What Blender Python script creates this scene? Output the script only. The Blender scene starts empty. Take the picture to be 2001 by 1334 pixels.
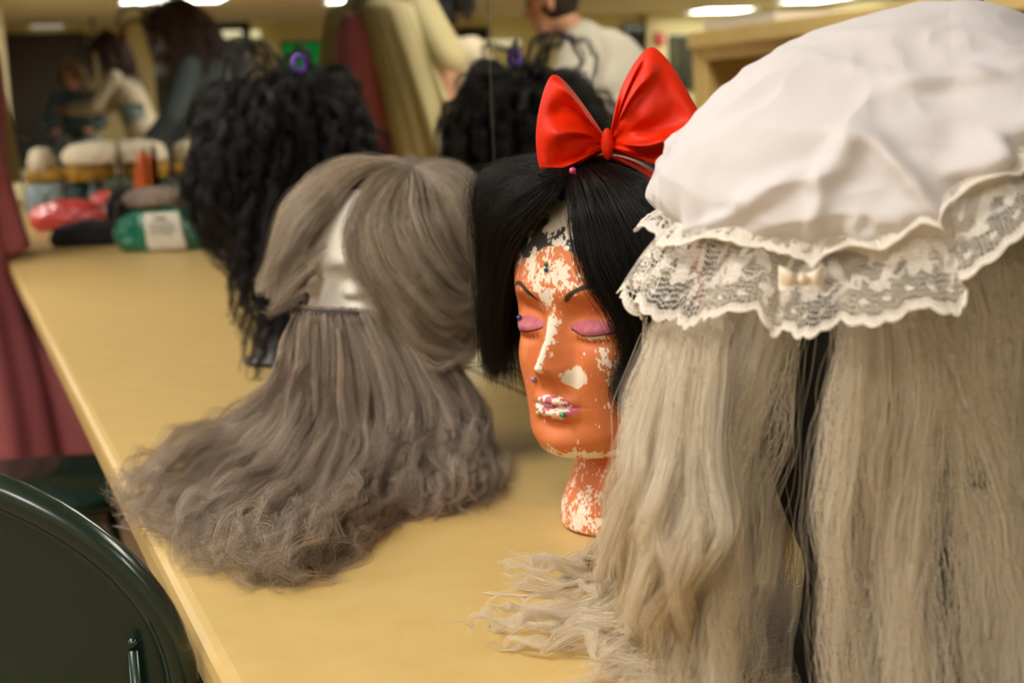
import bpy, bmesh, math, random
import numpy as np
from mathutils import Vector, Matrix
rng = np.random.default_rng(7)
random.seed(7)
C = bpy.context.scene.collection
PI = math.pi
A = np.array

# ------------------------------------------------------------------ camera geometry
W_, H_, F_ = 2001, 1334, 3000.0
CX, CY = W_ / 2, H_ / 2
CT = 0.76                       # counter height
CAM = A([0, 0, CT + 0.345])
_v1 = A([-110 - CX, 262 - CY, F_])
_up = np.cross(_v1, [1, -.042, 0]); _up /= np.linalg.norm(_up)
if _up[1] > 0: _up = -_up
_y = _v1 / np.linalg.norm(_v1); _x = np.cross(_y, _up)
M3 = np.stack([_x, _y, _up])    # camera axes (right, down, forward) -> world
MX = 0.64                       # mirror plane
EDGE = 0.132                    # front edge of the counter
ER = A([M3[0, 0], M3[1, 0], 0]); ER /= np.linalg.norm(ER)   # level, to the right of the view
EA = A([-ER[1], ER[0], 0])                                  # level, away from the view
EZ = A([0, 0, 1.0])
def ray(px, py): return M3 @ A([px - CX, py - CY, F_]) / F_
def atd(px, py, d): return CAM + ray(px, py) * d
def onz(px, py, z):
    r = ray(px, py); return CAM + r * ((z - CAM[2]) / r[2])
def mirr(p): return A([2 * MX - p[0], p[1], p[2]])
def seen(px, py, d): return mirr(atd(px, py, d))            # where a thing stands that the mirror shows
def loc(base, r, a, z): return A(base) + ER * r + EA * a + EZ * z

# ------------------------------------------------------------------ small helpers
def V3(p): return Vector((float(p[0]), float(p[1]), float(p[2])))
def prep(o, label=None, cat=None, group=None, kind=None):
    if label: o['label'] = label
    if cat: o['category'] = cat
    if group: o['group'] = group
    if kind: o['kind'] = kind
    return o
def thing(name, label, cat, at=(0, 0, 0), group=None):
    o = bpy.data.objects.new(name, None); C.objects.link(o)
    o.empty_display_size = .02
    o.location = V3(at)
    return prep(o, label, cat, group)
def put(o, parent):
    if parent is not None:
        o.parent = parent
        o.matrix_parent_inverse = Matrix.Translation(-parent.location)
    return o
def link(name, me, mat=None, parent=None, smooth=True):
    if mat is not None: me.materials.append(mat)
    if smooth and hasattr(me, 'polygons'):
        me.polygons.foreach_set('use_smooth', [True] * len(me.polygons))
    o = bpy.data.objects.new(name, me); C.objects.link(o)
    return put(o, parent)
def obj(name, bm, mat=None, parent=None, smooth=False, bevel=0, seg=2):
    me = bpy.data.meshes.new(name)
    bmesh.ops.recalc_face_normals(bm, faces=bm.faces)
    bm.to_mesh(me); bm.free()
    o = link(name, me, mat, parent, smooth)
    if bevel:
        b = o.modifiers.new('bevel', 'BEVEL'); b.width = bevel; b.segments = seg; b.limit_method = 'ANGLE'
    return o
def mesh_np(name, v, f, mat=None, parent=None, smooth=True):
    me = bpy.data.meshes.new(name)
    me.from_pydata([tuple(x) for x in np.asarray(v, float)], [], [tuple(int(i) for i in x) for x in f])
    me.update()
    return link(name, me, mat, parent, smooth)
def grid_faces(nr, nc, wrap=True):
    f = []
    for i in range(nr - 1):
        for j in range(nc if wrap else nc - 1):
            k = (j + 1) % nc
            f.append((i * nc + j, i * nc + k, (i + 1) * nc + k, (i + 1) * nc + j))
    return f
def box(bm, x0, x1, y0, y1, z0, z1):
    vs = [bm.verts.new(p) for p in [(x0, y0, z0), (x1, y0, z0), (x1, y1, z0), (x0, y1, z0), (x0, y0, z1), (x1, y0, z1), (x1, y1, z1), (x0, y1, z1)]]
    for f in [(0, 3, 2, 1), (4, 5, 6, 7), (0, 1, 5, 4), (1, 2, 6, 5), (2, 3, 7, 6), (3, 0, 4, 7)]:
        bm.faces.new([vs[i] for i in f])
    return bm
def bx(*a): return box(bmesh.new(), *a)
def tube(bm, pts, r, n=10, cap=True):
    pts = [A(p, float) for p in pts]; rr = r if hasattr(r, '__len__') else [r] * len(pts)
    rings = []; ref = None
    for i, p in enumerate(pts):
        t = pts[min(i + 1, len(pts) - 1)] - pts[max(i - 1, 0)]; t = t / (np.linalg.norm(t) + 1e-12)
        if ref is None:
            ref = A([0, 0, 1.0]) if abs(t[2]) < .9 else A([1.0, 0, 0])
        u = np.cross(t, ref); u /= np.linalg.norm(u) + 1e-12; w = np.cross(u, t); ref = w
        rings.append([bm.verts.new(p + rr[i] * (math.cos(2 * PI * k / n) * u + math.sin(2 * PI * k / n) * w)) for k in range(n)])
    for a, b in zip(rings[:-1], rings[1:]):
        for k in range(n):
            bm.faces.new([a[k], a[(k + 1) % n], b[(k + 1) % n], b[k]])
    if cap:
        bm.faces.new(rings[0][::-1]); bm.faces.new(rings[-1])
    return bm
def ball(bm, c, r, seg=16, sc=(1, 1, 1)):
    m = Matrix.Translation(V3(c)) @ Matrix.Diagonal((sc[0], sc[1], sc[2], 1))
    bmesh.ops.create_uvsphere(bm, u_segments=seg, v_segments=max(6, seg // 2), radius=r, matrix=m)
    return bm
def capsule(bm, p0, r0, p1, r1, n=14, flat=1.0, fdir=None):
    p0 = A(p0, float); p1 = A(p1, float); t = p1 - p0; L = np.linalg.norm(t) + 1e-9; t /= L
    ref = A(fdir, float) if fdir is not None else (A([0, 0, 1.0]) if abs(t[2]) < .9 else A([0, 1.0, 0]))
    u = np.cross(t, ref); u /= np.linalg.norm(u); w = np.cross(u, t)
    st = []
    for k in range(5):
        q = PI / 2 * k / 4; st.append((-r0 * math.cos(q), max(r0 * math.sin(q), r0 * .02)))
    for k in range(5):
        q = PI / 2 * k / 4; st.append((L + r1 * math.sin(q), max(r1 * math.cos(q), r1 * .02)))
    rings = [[bm.verts.new(p0 + t * s + rr * (math.cos(2 * PI * k / n) * u + flat * math.sin(2 * PI * k / n) * w)) for k in range(n)] for s, rr in st]
    for a, b in zip(rings[:-1], rings[1:]):
        for k in range(n): bm.faces.new([a[k], a[(k + 1) % n], b[(k + 1) % n], b[k]])
    bm.faces.new(rings[0][::-1]); bm.faces.new(rings[-1])
    return bm
def catmull(pts, n):
    P = A(pts, float); K = len(P)
    t = np.linspace(0, K - 1, n); i = np.clip(t.astype(int), 0, K - 2); f = (t - i)[:, None]
    g = lambda j: P[np.clip(j, 0, K - 1)]
    p0, p1, p2, p3 = g(i - 1), g(i), g(i + 1), g(i + 2)
    return .5 * (2 * p1 + (p2 - p0) * f + (2 * p0 - 5 * p1 + 4 * p2 - p3) * f ** 2 + (3 * p1 - p0 - 3 * p2 + p3) * f ** 3)

# numpy value noise
def _h(i, j, k, s):
    n = (i * 374761393 + j * 668265263 + k * 2147483647 + s * 1274126177) & 0x7fffffff
    n = ((n ^ (n >> 13)) * 1274126177) & 0x7fffffff
    return ((n ^ (n >> 16)) & 0xffff) / 65535.0
def vnoise(p, s=0):
    p = np.asarray(p, float); i = np.floor(p).astype(np.int64); f = p - i; f = f * f * (3 - 2 * f)
    r = 0
    for a in (0, 1):
        for b in (0, 1):
            for c in (0, 1):
                w = (f[..., 0] if a else 1 - f[..., 0]) * (f[..., 1] if b else 1 - f[..., 1]) * (f[..., 2] if c else 1 - f[..., 2])
                r = r + w * _h(i[..., 0] + a, i[..., 1] + b, i[..., 2] + c, s)
    return r
def fbm(p, s=0, o=4):
    r = 0; a = .5; t = 0
    p = np.asarray(p, float)
    for k in range(o):
        r = r + a * vnoise(p * 2 ** k, s + k * 17); t += a; a *= .5
    return r / t
def gs(x, s): return np.exp(-(x / s) ** 2)
def sstep(a, b, x):
    t = np.clip((x - a) / (b - a), 0, 1); return t * t * (3 - 2 * t)

# ------------------------------------------------------------------ materials
def lin(c):
    return tuple((x / 255 / 12.92 if x / 255 <= .04045 else ((x / 255 + .055) / 1.055) ** 2.4) for x in c)
def mat(name, rgb, rough=.6, metal=0, spec=.5, coat=0, sheen=0, noise=None, bump=None, trans=0, subs=0):
    m = bpy.data.materials.new(name); m.use_nodes = True
    nt = m.node_tree; b = nt.nodes['Principled BSDF']
    col = (*lin(rgb), 1)
    b.inputs['Base Color'].default_value = col
    b.inputs['Roughness'].default_value = rough; b.inputs['Metallic'].default_value = metal
    b.inputs['Specular IOR Level'].default_value = spec
    b.inputs['Coat Weight'].default_value = coat
    b.inputs['Sheen Weight'].default_value = sheen
    b.inputs['Transmission Weight'].default_value = trans
    if subs:
        b.inputs['Subsurface Weight'].default_value = subs
        b.inputs['Subsurface Radius'].default_value = (.01, .007, .005)
        b.inputs['Subsurface Scale'].default_value = .6
    tc = nt.nodes.new('ShaderNodeTexCoord')
    if noise:                                        # (scale, other colour, low, high)
        n = nt.nodes.new('ShaderNodeTexNoise'); n.inputs['Scale'].default_value = noise[0]; n.inputs['Detail'].default_value = 5
        nt.links.new(tc.outputs['Object'], n.inputs['Vector'])
        r = nt.nodes.new('ShaderNodeValToRGB')
        r.color_ramp.elements[0].position = noise[2]; r.color_ramp.elements[0].color = col
        r.color_ramp.elements[1].position = noise[3]; r.color_ramp.elements[1].color = (*lin(noise[1]), 1)
        nt.links.new(n.outputs['Fac'], r.inputs['Fac']); nt.links.new(r.outputs['Color'], b.inputs['Base Color'])
    if bump:                                         # (scale, strength, distance)
        n = nt.nodes.new('ShaderNodeTexNoise'); n.inputs['Scale'].default_value = bump[0]; n.inputs['Detail'].default_value = 4
        nt.links.new(tc.outputs['Object'], n.inputs['Vector'])
        bp = nt.nodes.new('ShaderNodeBump'); bp.inputs['Strength'].default_value = bump[1]; bp.inputs['Distance'].default_value = bump[2]
        nt.links.new(n.outputs['Fac'], bp.inputs['Height']); nt.links.new(bp.outputs['Normal'], b.inputs['Normal'])
    return m
def emit(name, rgb, s):
    m = bpy.data.materials.new(name); m.use_nodes = True; nt = m.node_tree; nt.nodes.clear()
    e = nt.nodes.new('ShaderNodeEmission'); e.inputs[0].default_value = (*lin(rgb), 1); e.inputs[1].default_value = s
    o = nt.nodes.new('ShaderNodeOutputMaterial'); nt.links.new(e.outputs[0], o.inputs[0]); return m
def hair_mat(name, dark, light, rough=.45, spec=.5, transl=.25):
    m = bpy.data.materials.new(name); m.use_nodes = True; nt = m.node_tree; b = nt.nodes['Principled BSDF']
    at = nt.nodes.new('ShaderNodeAttribute'); at.attribute_name = 'tint'
    r = nt.nodes.new('ShaderNodeValToRGB')
    r.color_ramp.elements[0].color = (*lin(dark), 1); r.color_ramp.elements[1].color = (*lin(light), 1)
    nt.links.new(at.outputs['Fac'], r.inputs['Fac']); nt.links.new(r.outputs['Color'], b.inputs['Base Color'])
    b.inputs['Roughness'].default_value = rough; b.inputs['Specular IOR Level'].default_value = spec
    if transl:
        tr = nt.nodes.new('ShaderNodeBsdfTranslucent'); nt.links.new(r.outputs['Color'], tr.inputs['Color'])
        mx = nt.nodes.new('ShaderNodeMixShader'); mx.inputs[0].default_value = transl
        nt.links.new(b.outputs[0], mx.inputs[1]); nt.links.new(tr.outputs[0], mx.inputs[2])
        nt.links.new(mx.outputs[0], nt.nodes['Material Output'].inputs['Surface'])
    return m

# ------------------------------------------------------------------ hair
def hair(name, P, rad, m, parent, tint=None, taper=.35, label=None):
    """P (N,K,3) strand points; one hair object."""
    N, K = P.shape[:2]
    hc = bpy.data.hair_curves.new(name); hc.add_curves([K] * N)
    hc.position_data.foreach_set('vector', P.astype(np.float32).ravel())
    r = np.broadcast_to(np.asarray(rad, float).reshape(-1, 1), (N, 1)) * (1 - (1 - taper) * np.linspace(0, 1, K)[None, :] ** 2)
    a = hc.attributes.new('radius', 'FLOAT', 'POINT'); a.data.foreach_set('value', r.astype(np.float32).ravel())
    t = hc.attributes.new('tint', 'FLOAT', 'CURVE')
    t.data.foreach_set('value', (np.full(N, .5) if tint is None else np.clip(tint, 0, 1)).astype(np.float32))
    hc.materials.append(m)
    o = bpy.data.objects.new(name, hc); C.objects.link(o)
    if label: o['label'] = label
    return put(o, parent)
def unit(v): return v / (np.linalg.norm(v, axis=-1, keepdims=True) + 1e-9)
def ell_push(p, e):
    c, r = e; q = (p - c) / r; m = np.linalg.norm(q, axis=-1, keepdims=True)
    return np.where(m < 1, c + r * q / np.maximum(m, 1e-6), p)
def flow(roots, d, L, K, grav, ells=(), zf=None, center=None, out=.3, bias=None, drag=None):
    """march guides: roots (N,3), directions (N,3), lengths (N,); grav: pull per step; zf: resting height per guide."""
    N = len(roots); P = np.zeros((N, K, 3)); p = roots.copy(); d = unit(d); st = (L / (K - 1))[:, None]
    P[:, 0] = p
    gv = np.asarray(grav, float).reshape(-1, 1) if np.ndim(grav) else grav
    for k in range(1, K):
        d = unit(d + gv * A([0, 0, -1.0]))
        if drag is not None: d = unit(d + drag(p, d, k / (K - 1)))
        q = p + d * st
        for e in ells: q = ell_push(q, e)
        if zf is not None:
            low = q[:, 2] < zf
            if low.any():
                hd = d.copy(); hd[:, 2] = 0
                if center is not None:
                    o = p - center; o[:, 2] = 0; hd = hd + out * unit(o)
                if bias is not None: hd = hd + bias
                hd = unit(hd)
                q2 = p + hd * st; q2[:, 2] = np.maximum(zf + (p[:, 2] - zf) * .35, zf)
                q = np.where(low[:, None], q2, q); d = np.where(low[:, None], unit(hd * 1.0 + A([0, 0, -.15])), d)
        d = unit(.35 * d + .65 * unit(q - p)); p = q; P[:, k] = p
    return P
def locks(G, n, r0, r1, r2, wave=(0, .03), frizz=0, frizz_len=.02, ells=(), zf=None, lenvar=.25, seed=1, wpow=1.0, wrand=.25, coh=None):
    """strands from guides G (g,K,3): n each, radius r0 at root, r1 middle, r2 tip, with waves."""
    rg = np.random.default_rng(seed); g, K = G.shape[:2]; N = g * n
    s = np.linspace(0, 1, K)
    L = np.linalg.norm(np.diff(G, axis=1), axis=-1).sum(1)
    B = np.repeat(G, n, axis=0); Ls = np.repeat(L, n)
    off = rg.normal(size=(N, 3)); off *= .6
    R = np.where(s < .5, r0 + (r1 - r0) * (s / .5), r1 + (r2 - r1) * ((s - .5) / .5))
    P = B + off[:, None, :] * R[None, :, None]
    if wave[0]:
        w1 = unit(rg.normal(size=(g, 3))); w2 = unit(np.cross(w1, rg.normal(size=(g, 3))))
        ph = rg.uniform(0, 2 * PI, (g, 2))
        if coh:                                            # neighbouring locks undulate together
            m_ = G[:, K // 3]; e1 = unit(G[:, K // 2] - G[:, K // 2 - 2]); sw = unit(np.cross(e1, A(coh[1])))
            w1 = unit(sw + .35 * w1); w2 = unit(np.cross(e1, w1))
            ph = 2 * PI * np.stack([2.2 * vnoise(m_ * coh[0], seed), 2.2 * vnoise(m_ * coh[0] + 9, seed)], -1) + ph * .12
        lam = wave[1] * rg.uniform(.75, 1.35, g)
        am = wave[0] * rg.uniform(.5, 1.4, g)
        phs = np.repeat(ph, n, axis=0) + rg.normal(size=(N, 2)) * wrand
        arg = 2 * PI * s[None, :] * (Ls / np.repeat(lam, n))[:, None]
        amp = (np.repeat(am, n)[:, None] * s[None, :] ** wpow)
        P += amp[..., None] * (np.sin(arg + phs[:, :1])[..., None] * np.repeat(w1, n, 0)[:, None, :] + .6 * np.sin(arg * 1.13 + phs[:, 1:])[..., None] * np.repeat(w2, n, 0)[:, None, :])
    if frizz:
        ph = rg.uniform(0, 50, (N, 1, 3)); f = s[None, :, None] * (Ls[:, None, None] / frizz_len)
        q = f * A([1, 1, 1]) + ph
        nz = np.stack([np.interp(q[..., k].ravel(), np.arange(0, 400), rg.uniform(-1, 1, 400)).reshape(N, K) for k in range(3)], -1)
        P += nz * frizz * np.minimum(1, s[None, :, None] * 4)
    if lenvar:                                            # shorten some strands by resampling
        f = 1 - lenvar * rg.random(N) ** 1.5
        t = s[None, :] * f[:, None] * (K - 1); i = np.minimum(t.astype(int), K - 2); fr = (t - i)[..., None]
        idx = np.arange(N)[:, None]
        P = P[idx, i] * (1 - fr) + P[idx, i + 1] * fr
    for e in ells: P = ell_push(P, e)
    if zf is not None: P[..., 2] = np.maximum(P[..., 2], zf)
    return P
# ------------------------------------------------------------------ the room
M_wall = mat('cream wall paint', (214, 204, 158), .7, bump=(60, .05, .002))
M_ceil = mat('ceiling board', (226, 221, 204), .9, bump=(40, .2, .004))
M_top = mat('yellow laminate', (208, 178, 113), .36, spec=.45, noise=(26, (200, 169, 103), .35, .75), bump=(300, .03, .0005))
M_dark = mat('dark cabinet laminate', (22, 26, 25), .6)
M_mirror = mat('mirror silver', (236, 238, 226), 0.0, metal=1.0)
M_seam = mat('mirror seam', (48, 48, 42), .5)
M_steel = mat('brushed steel', (160, 160, 158), .3, metal=1)
M_wood = mat('yellow birch board', (226, 196, 128), .5, noise=(9, (214, 182, 112), .3, .8))
M_woodin = mat('dark board', (96, 66, 38), .6)
M_black = mat('black paint', (14, 16, 15), .5)
M_dgreen = mat('dark green paint', (24, 34, 30), .45)
M_white = mat('white plastic', (228, 226, 216), .5)
M_red = mat('red paint', (170, 40, 36), .5)
M_lamp = emit('fluorescent diffuser', (255, 250, 242), 38.0)
M_frame = mat('white enamel', (225, 224, 216), .4)

RX0, RY0, RY1, RZ = -11.0, -3.2, 22.0, 2.5
def tile_mat():
    m = mat('floor tile', (150, 124, 88), .35)
    nt = m.node_tree; b = nt.nodes['Principled BSDF']
    tc = nt.nodes.new('ShaderNodeTexCoord'); br = nt.nodes.new('ShaderNodeTexBrick')
    br.offset = 0; br.inputs['Scale'].default_value = 3.28; br.inputs['Brick Width'].default_value = 1; br.inputs['Row Height'].default_value = 1
    br.inputs['Mortar Size'].default_value = .012
    br.inputs['Color1'].default_value = (*lin((158, 132, 96)), 1); br.inputs['Color2'].default_value = (*lin((146, 120, 86)), 1); br.inputs['Mortar'].default_value = (*lin((70, 56, 40)), 1)
    nt.links.new(tc.outputs['Object'], br.inputs['Vector']); nt.links.new(br.outputs['Color'], b.inputs['Base Color'])
    return m
def S(o): o['kind'] = 'structure'; return o
S(obj('floor', bx(RX0, MX + .16, RY0, RY1 + .1, -.1, 0), tile_mat()))
S(obj('ceiling', bx(RX0, MX + .16, RY0, RY1 + .1, RZ, RZ + .1), M_ceil))
S(obj('wall_right', bx(MX + .012, MX + .16, RY0, RY1, 0, RZ), M_wall))
S(obj('wall_left', bx(RX0 - .12, RX0, RY0, RY1, 0, RZ), M_wall))
S(obj('wall_back', bx(RX0, MX + .16, RY1, RY1 + .12, 0, RZ), M_wall))
S(obj('wall_front', bx(RX0, MX + .16, RY0 - .12, RY0, 0, RZ), M_wall))
S(obj('baseboard_back', bx(RX0, MX, RY1 - .015, RY1, 0, .1), M_black))
S(obj('baseboard_left', bx(RX0, RX0 + .015, RY0, RY1, 0, .1), M_black))

# mirror panels along the right wall, each its own sheet
seams = [-1.0, 0.85, 1.815, 4.01, 10.06, 16.0]
wh = ['behind the white capped head', 'behind the orange faced head', 'behind the black curly wig', 'beyond the heap of packets and cloths', 'farthest along the wall past the counter']
for i in range(5):
    t = thing('wall_mirror', 'tall wall mirror sheet %s' % wh[i], 'mirror', (MX, (seams[i] + seams[i + 1]) / 2, CT + .1), 'mirror sheets above the counter')
    z0 = CT + .002
    obj('glass', bx(MX, MX + .009, seams[i] + .0022, seams[i + 1] - .0022, z0, RZ - .02), M_mirror, t)
    obj('edge_strip', bx(MX + .001, MX + .0095, seams[i + 1] - .0022, seams[i + 1] + .0022, z0, RZ - .02), M_seam, t)

# counter
CE = 8.2
def counter():
    bm = bmesh.new()
    prof = [(MX - .001, CT), (EDGE + .012, CT), (EDGE + .006, CT - .0012), (EDGE + .0018, CT - .005), (EDGE, CT - .012), (EDGE, CT - .03), (EDGE + .006, CT - .036), (MX - .001, CT - .036)]
    ys = [-.9, 2.515 - .0006, 2.515 + .0006, CE]
    r = [[bm.verts.new((x, y, z)) for x, z in prof] for y in ys]
    n = len(prof)
    for a, b, k in ((r[0], r[1], 0), (r[2], r[3], 1)):
        for j in range(n): bm.faces.new([a[j], a[(j + 1) % n], b[(j + 1) % n], b[j]])
        bm.faces.new(a[::-1]); bm.faces.new(b)
    return bm
o = obj('countertop', counter(), M_top)
prep(o, 'long yellow laminate countertop with a rounded front edge under the wigs', 'countertop')
for i, (y0, y1) in enumerate([(-.88, .6), (.62, 1.9), (4.1, 6.1), (6.12, 8.1)]):
    pass
t = thing('vanity_base', 'dark panelled base carrying the yellow countertop', 'cabinet', (.45, 3, 0))
obj('back_panel', bx(MX - .05, MX, -.88, CE - .05, 0, CT - .037), M_dark, t)
for y in (-.86, 1.75, 6.1, 8.1):
    obj('support_panel', bx(EDGE + .06, MX - .051, y - .012, y + .012, 0, CT - .037), M_dark, t)
obj('apron', bx(EDGE + .05, EDGE + .07, -.88, CE - .05, CT - .14, CT - .0365), M_dark, t)

# things on the far end wall, seen in the mirror
def endx(px): p = seen(px, 60, 20); d = 20 * (RY1 - CAM[1]) / p[1]; return seen(px, 60, d)
def ew(px, py):
    r = ray(px, py); k = (RY1 - .001) / r[1]; return mirr(CAM + r * k)
def endbox(name, px0, px1, py0, py1, m, dep=.04, parent=None, **k):
    a, b = ew(px0, py1), ew(px1, py0)
    return obj(name, bx(min(a[0], b[0]), max(a[0], b[0]), RY1 - dep, RY1, min(a[2], b[2]), max(a[2], b[2])), m, parent, **k)
M_brown = mat('brown door', (44, 34, 22), .5)
a, b = ew(22, 500), ew(166, 64)
X0, X1 = min(a[0], b[0]), min(max(a[0], b[0]), MX - .02); ZT = b[2]
d1 = S(obj('door_1', bx(X0 + .07, X1 - .07, RY1 - .03, RY1, 0, ZT - .08), M_brown))
S(put(obj('door_frame', (lambda bm: (box(bm, X0, X0 + .07, RY1 - .06, RY1, 0, ZT), box(bm, X1 - .07, X1, RY1 - .06, RY1, 0, ZT), box(bm, X0 + .07, X1 - .07, RY1 - .06, RY1, ZT - .08, ZT), bm)[-1])(bmesh.new()), M_dgreen), d1))
obj('door_handle', tube(bmesh.new(), [(X1 - .2, RY1 - .1, 1.0), (X1 - .34, RY1 - .1, 1.0)], .012), M_steel, d1)
obj('kick_plate', bx(X0 + .09, X1 - .09, RY1 - .034, RY1 - .03, .1, 1.25), M_black, d1)
# exit sign over the door
def text(name, s, size, m, parent, locn, rot, ext=.002, align='CENTER'):
    cu = bpy.data.curves.new(name, 'FONT'); cu.body = s; cu.size = size; cu.extrude = ext; cu.align_x = align; cu.align_y = 'CENTER'
    tmp = bpy.data.objects.new(name, cu); C.objects.link(tmp); bpy.context.view_layer.update()
    me = bpy.data.meshes.new_from_object(tmp.evaluated_get(bpy.context.evaluated_depsgraph_get())); bpy.data.objects.remove(tmp)
    R_ = Matrix.Translation(V3(locn)) @ (rot if isinstance(rot, Matrix) else __import__('mathutils').Euler(rot).to_matrix().to_4x4())
    me.transform(R_); me.materials.clear()
    return link(name, me, m, parent, False)
a, b = ew(60, 55), ew(120, 14); cx = (a[0] + b[0]) / 2; cz = (a[2] + b[2]) / 2; hw = abs(a[0] - b[0]) / 2; hh = abs(a[2] - b[2]) / 2
t = thing('exit_sign', 'white lit exit sign with red letters above the dark door', 'sign', (cx, RY1, cz))
obj('housing', bx(cx - hw, cx + hw, RY1 - .07, RY1, cz - hh, cz + hh), emit('exit sign face', (255, 236, 214), .75), t, bevel=.01)
text('lettering', 'EXIT', hh * 1.75, emit('exit sign letters', (230, 40, 30), .9), t, (cx, RY1 - .072, cz + .01), (PI / 2, 0, 0))
# fire alarm
a, b = ew(234, 92), ew(257, 64); cx = (a[0] + b[0]) / 2; cz = (a[2] + b[2]) / 2
t = thing('fire_alarm', 'small red fire alarm on the cream end wall', 'fire alarm', (cx, RY1, cz))
obj('housing', bx(cx - .07, cx + .07, RY1 - .05, RY1, cz - .1, cz + .1), M_red, t, bevel=.008)
obj('strobe', bx(cx - .035, cx + .035, RY1 - .062, RY1 - .05, cz - .07, cz - .01), M_white, t)
# green display
a, b = ew(553, 142), ew(650, 84); cx = (a[0] + b[0]) / 2; cz = (a[2] + b[2]) / 2; hw = abs(a[0] - b[0]) / 2; hh = abs(a[2] - b[2]) / 2
t = thing('display_screen', 'bright green lit screen on the cream end wall', 'screen', (cx, RY1, cz))
obj('casing', bx(cx - hw - .03, cx + hw + .03, RY1 - .06, RY1 + .004, cz - hh - .03, cz + hh + .03), M_black, t, bevel=.006)
obj('panel', bx(cx - hw, cx + hw, RY1 - .064, RY1 - .06, cz - hh, cz + hh), emit('green screen glow', (20, 176, 70), .55), t)
# windows into other rooms: dark panes
M_pane = mat('dark glass', (26, 30, 20), .06, spec=.6)
def dark_window(n, px0, px1, py0, py1):
    a, b = ew(px0, py1), ew(px1, py0); x0, x1 = min(a[0], b[0]), max(a[0], b[0]); z0, z1 = min(a[2], b[2]), max(a[2], b[2])
    w = S(obj('window_%d' % n, bx(x0, x1, RY1 - .012, RY1, z0, z1), M_pane))
    bm = bmesh.new()
    for q in ((x0 - .05, x1 + .05, z1, z1 + .05), (x0 - .05, x1 + .05, z0 - .05, z0), (x0 - .05, x0, z0, z1), (x1, x1 + .05, z0, z1), ((x0 + x1) / 2 - .02, (x0 + x1) / 2 + .02, z0, z1)):
        box(bm, q[0], q[1], RY1 - .05, RY1, q[2], q[3])
    obj('window_frame', bm, M_dgreen, w)
    return w
dark_window(1, 292, 505, 48, 235)
dark_window(2, 1222, 1258, 52, 106)
dark_window(3, 1312, 1362, 74, 172)
dark_window(4, 868, 948, 60, 150)
# pilasters on the end wall
for k, (p0, p1) in enumerate(((512, 540), (275, 291), (1268, 1296))):
    S(endbox('trim_%d' % (k + 1), p0, p1, 26, 420, M_wall, .12))
a, b = ew(1272, 88), ew(1290, 66); cx = (a[0] + b[0]) / 2; cz = (a[2] + b[2]) / 2
t = thing('fire_alarm', 'tiny red alarm beside the dark window near the red bow', 'fire alarm', (cx, RY1 - .12, cz))
obj('housing', bx(cx - .08, cx + .08, RY1 - .17, RY1 - .115, cz - .1, cz + .1), M_red, t, bevel=.008)
# dark duct run under the ceiling
a = seen(1000, 62, 17); b = seen(1330, 34, 17)
# fluorescent fixtures
def fixture(c, L, Wd, label, z=RZ, along='y'):
    hx, hy = (Wd / 2, L / 2) if along == 'y' else (L / 2, Wd / 2)
    t = thing('ceiling_light', label, 'ceiling light', (c[0], c[1], z), 'fluorescent ceiling lights')
    bm = bmesh.new(); x, y = c[0], c[1]
    for q in ((-hx, hx, -hy, -hy + .03), (-hx, hx, hy - .03, hy), (-hx, -hx + .03, -hy + .03, hy - .03), (hx - .03, hx, -hy + .03, hy - .03)):
        box(bm, x + q[0], x + q[1], y + q[2], y + q[3], z - .05, z)
    obj('frame', bm, M_frame, t)
    obj('diffuser', bx(x - hx + .03, x + hx - .03, y - hy + .03, y + hy - .03, z - .035, z - .02), M_lamp, t)
LT = [(-.75, -1.3), (-.75, 1.0), (-.75, 3.4), (-3.6, -1.6), (-3.6, 2.2), (-3.6, 5.6), (-6.6, -1.0), (-6.6, 3.0), (-9.2, 1.0), (-1.0, 6.2), (-2.6, 9.0), (-1.6, 12.5), (-5.2, 11.0), (-7, 15), (-9.4, 12), (-9.4, 17), (-4.2, 15.5), (-6.4, 18.5), (-2.2, 16)]  # out-of-view fixtures, more of them added to brighten counter, heap and end wall
def inframe(x, y):
    q = (A([2 * MX - x, y, RZ]) - CAM) @ M3
    return q[2] > 0 and -150 < q[0] / q[2] * F_ + CX < W_ + 150 and q[1] / q[2] * F_ + CY > -25
LT = [p for p in LT if not inframe(*p)]; print('lights', len(LT))
for x, y in LT:
    fixture((x, y), 1.22, .62, 'unseen fluorescent ceiling light added to brighten the room')
for px, py, L, Wd, al, lab in ((340, -2, .9, 1.15, 'y', 'white fluorescent ceiling light mirrored above the long brown hair'),
                               (660, 1, .6, .3, 'y', 'small bright ceiling light mirrored beside the cream dress'),
                               (1410, 20, .9, .95, 'y', 'white fluorescent ceiling light mirrored above the yellow cabinet'),
                               (1596, -2, 1.2, .8, 'y', 'white fluorescent ceiling light mirrored above the white cap')):
    c = mirr(onz(px, py, RZ - .035)); 
    fixture(c, L, Wd, lab, along=al)
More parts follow.
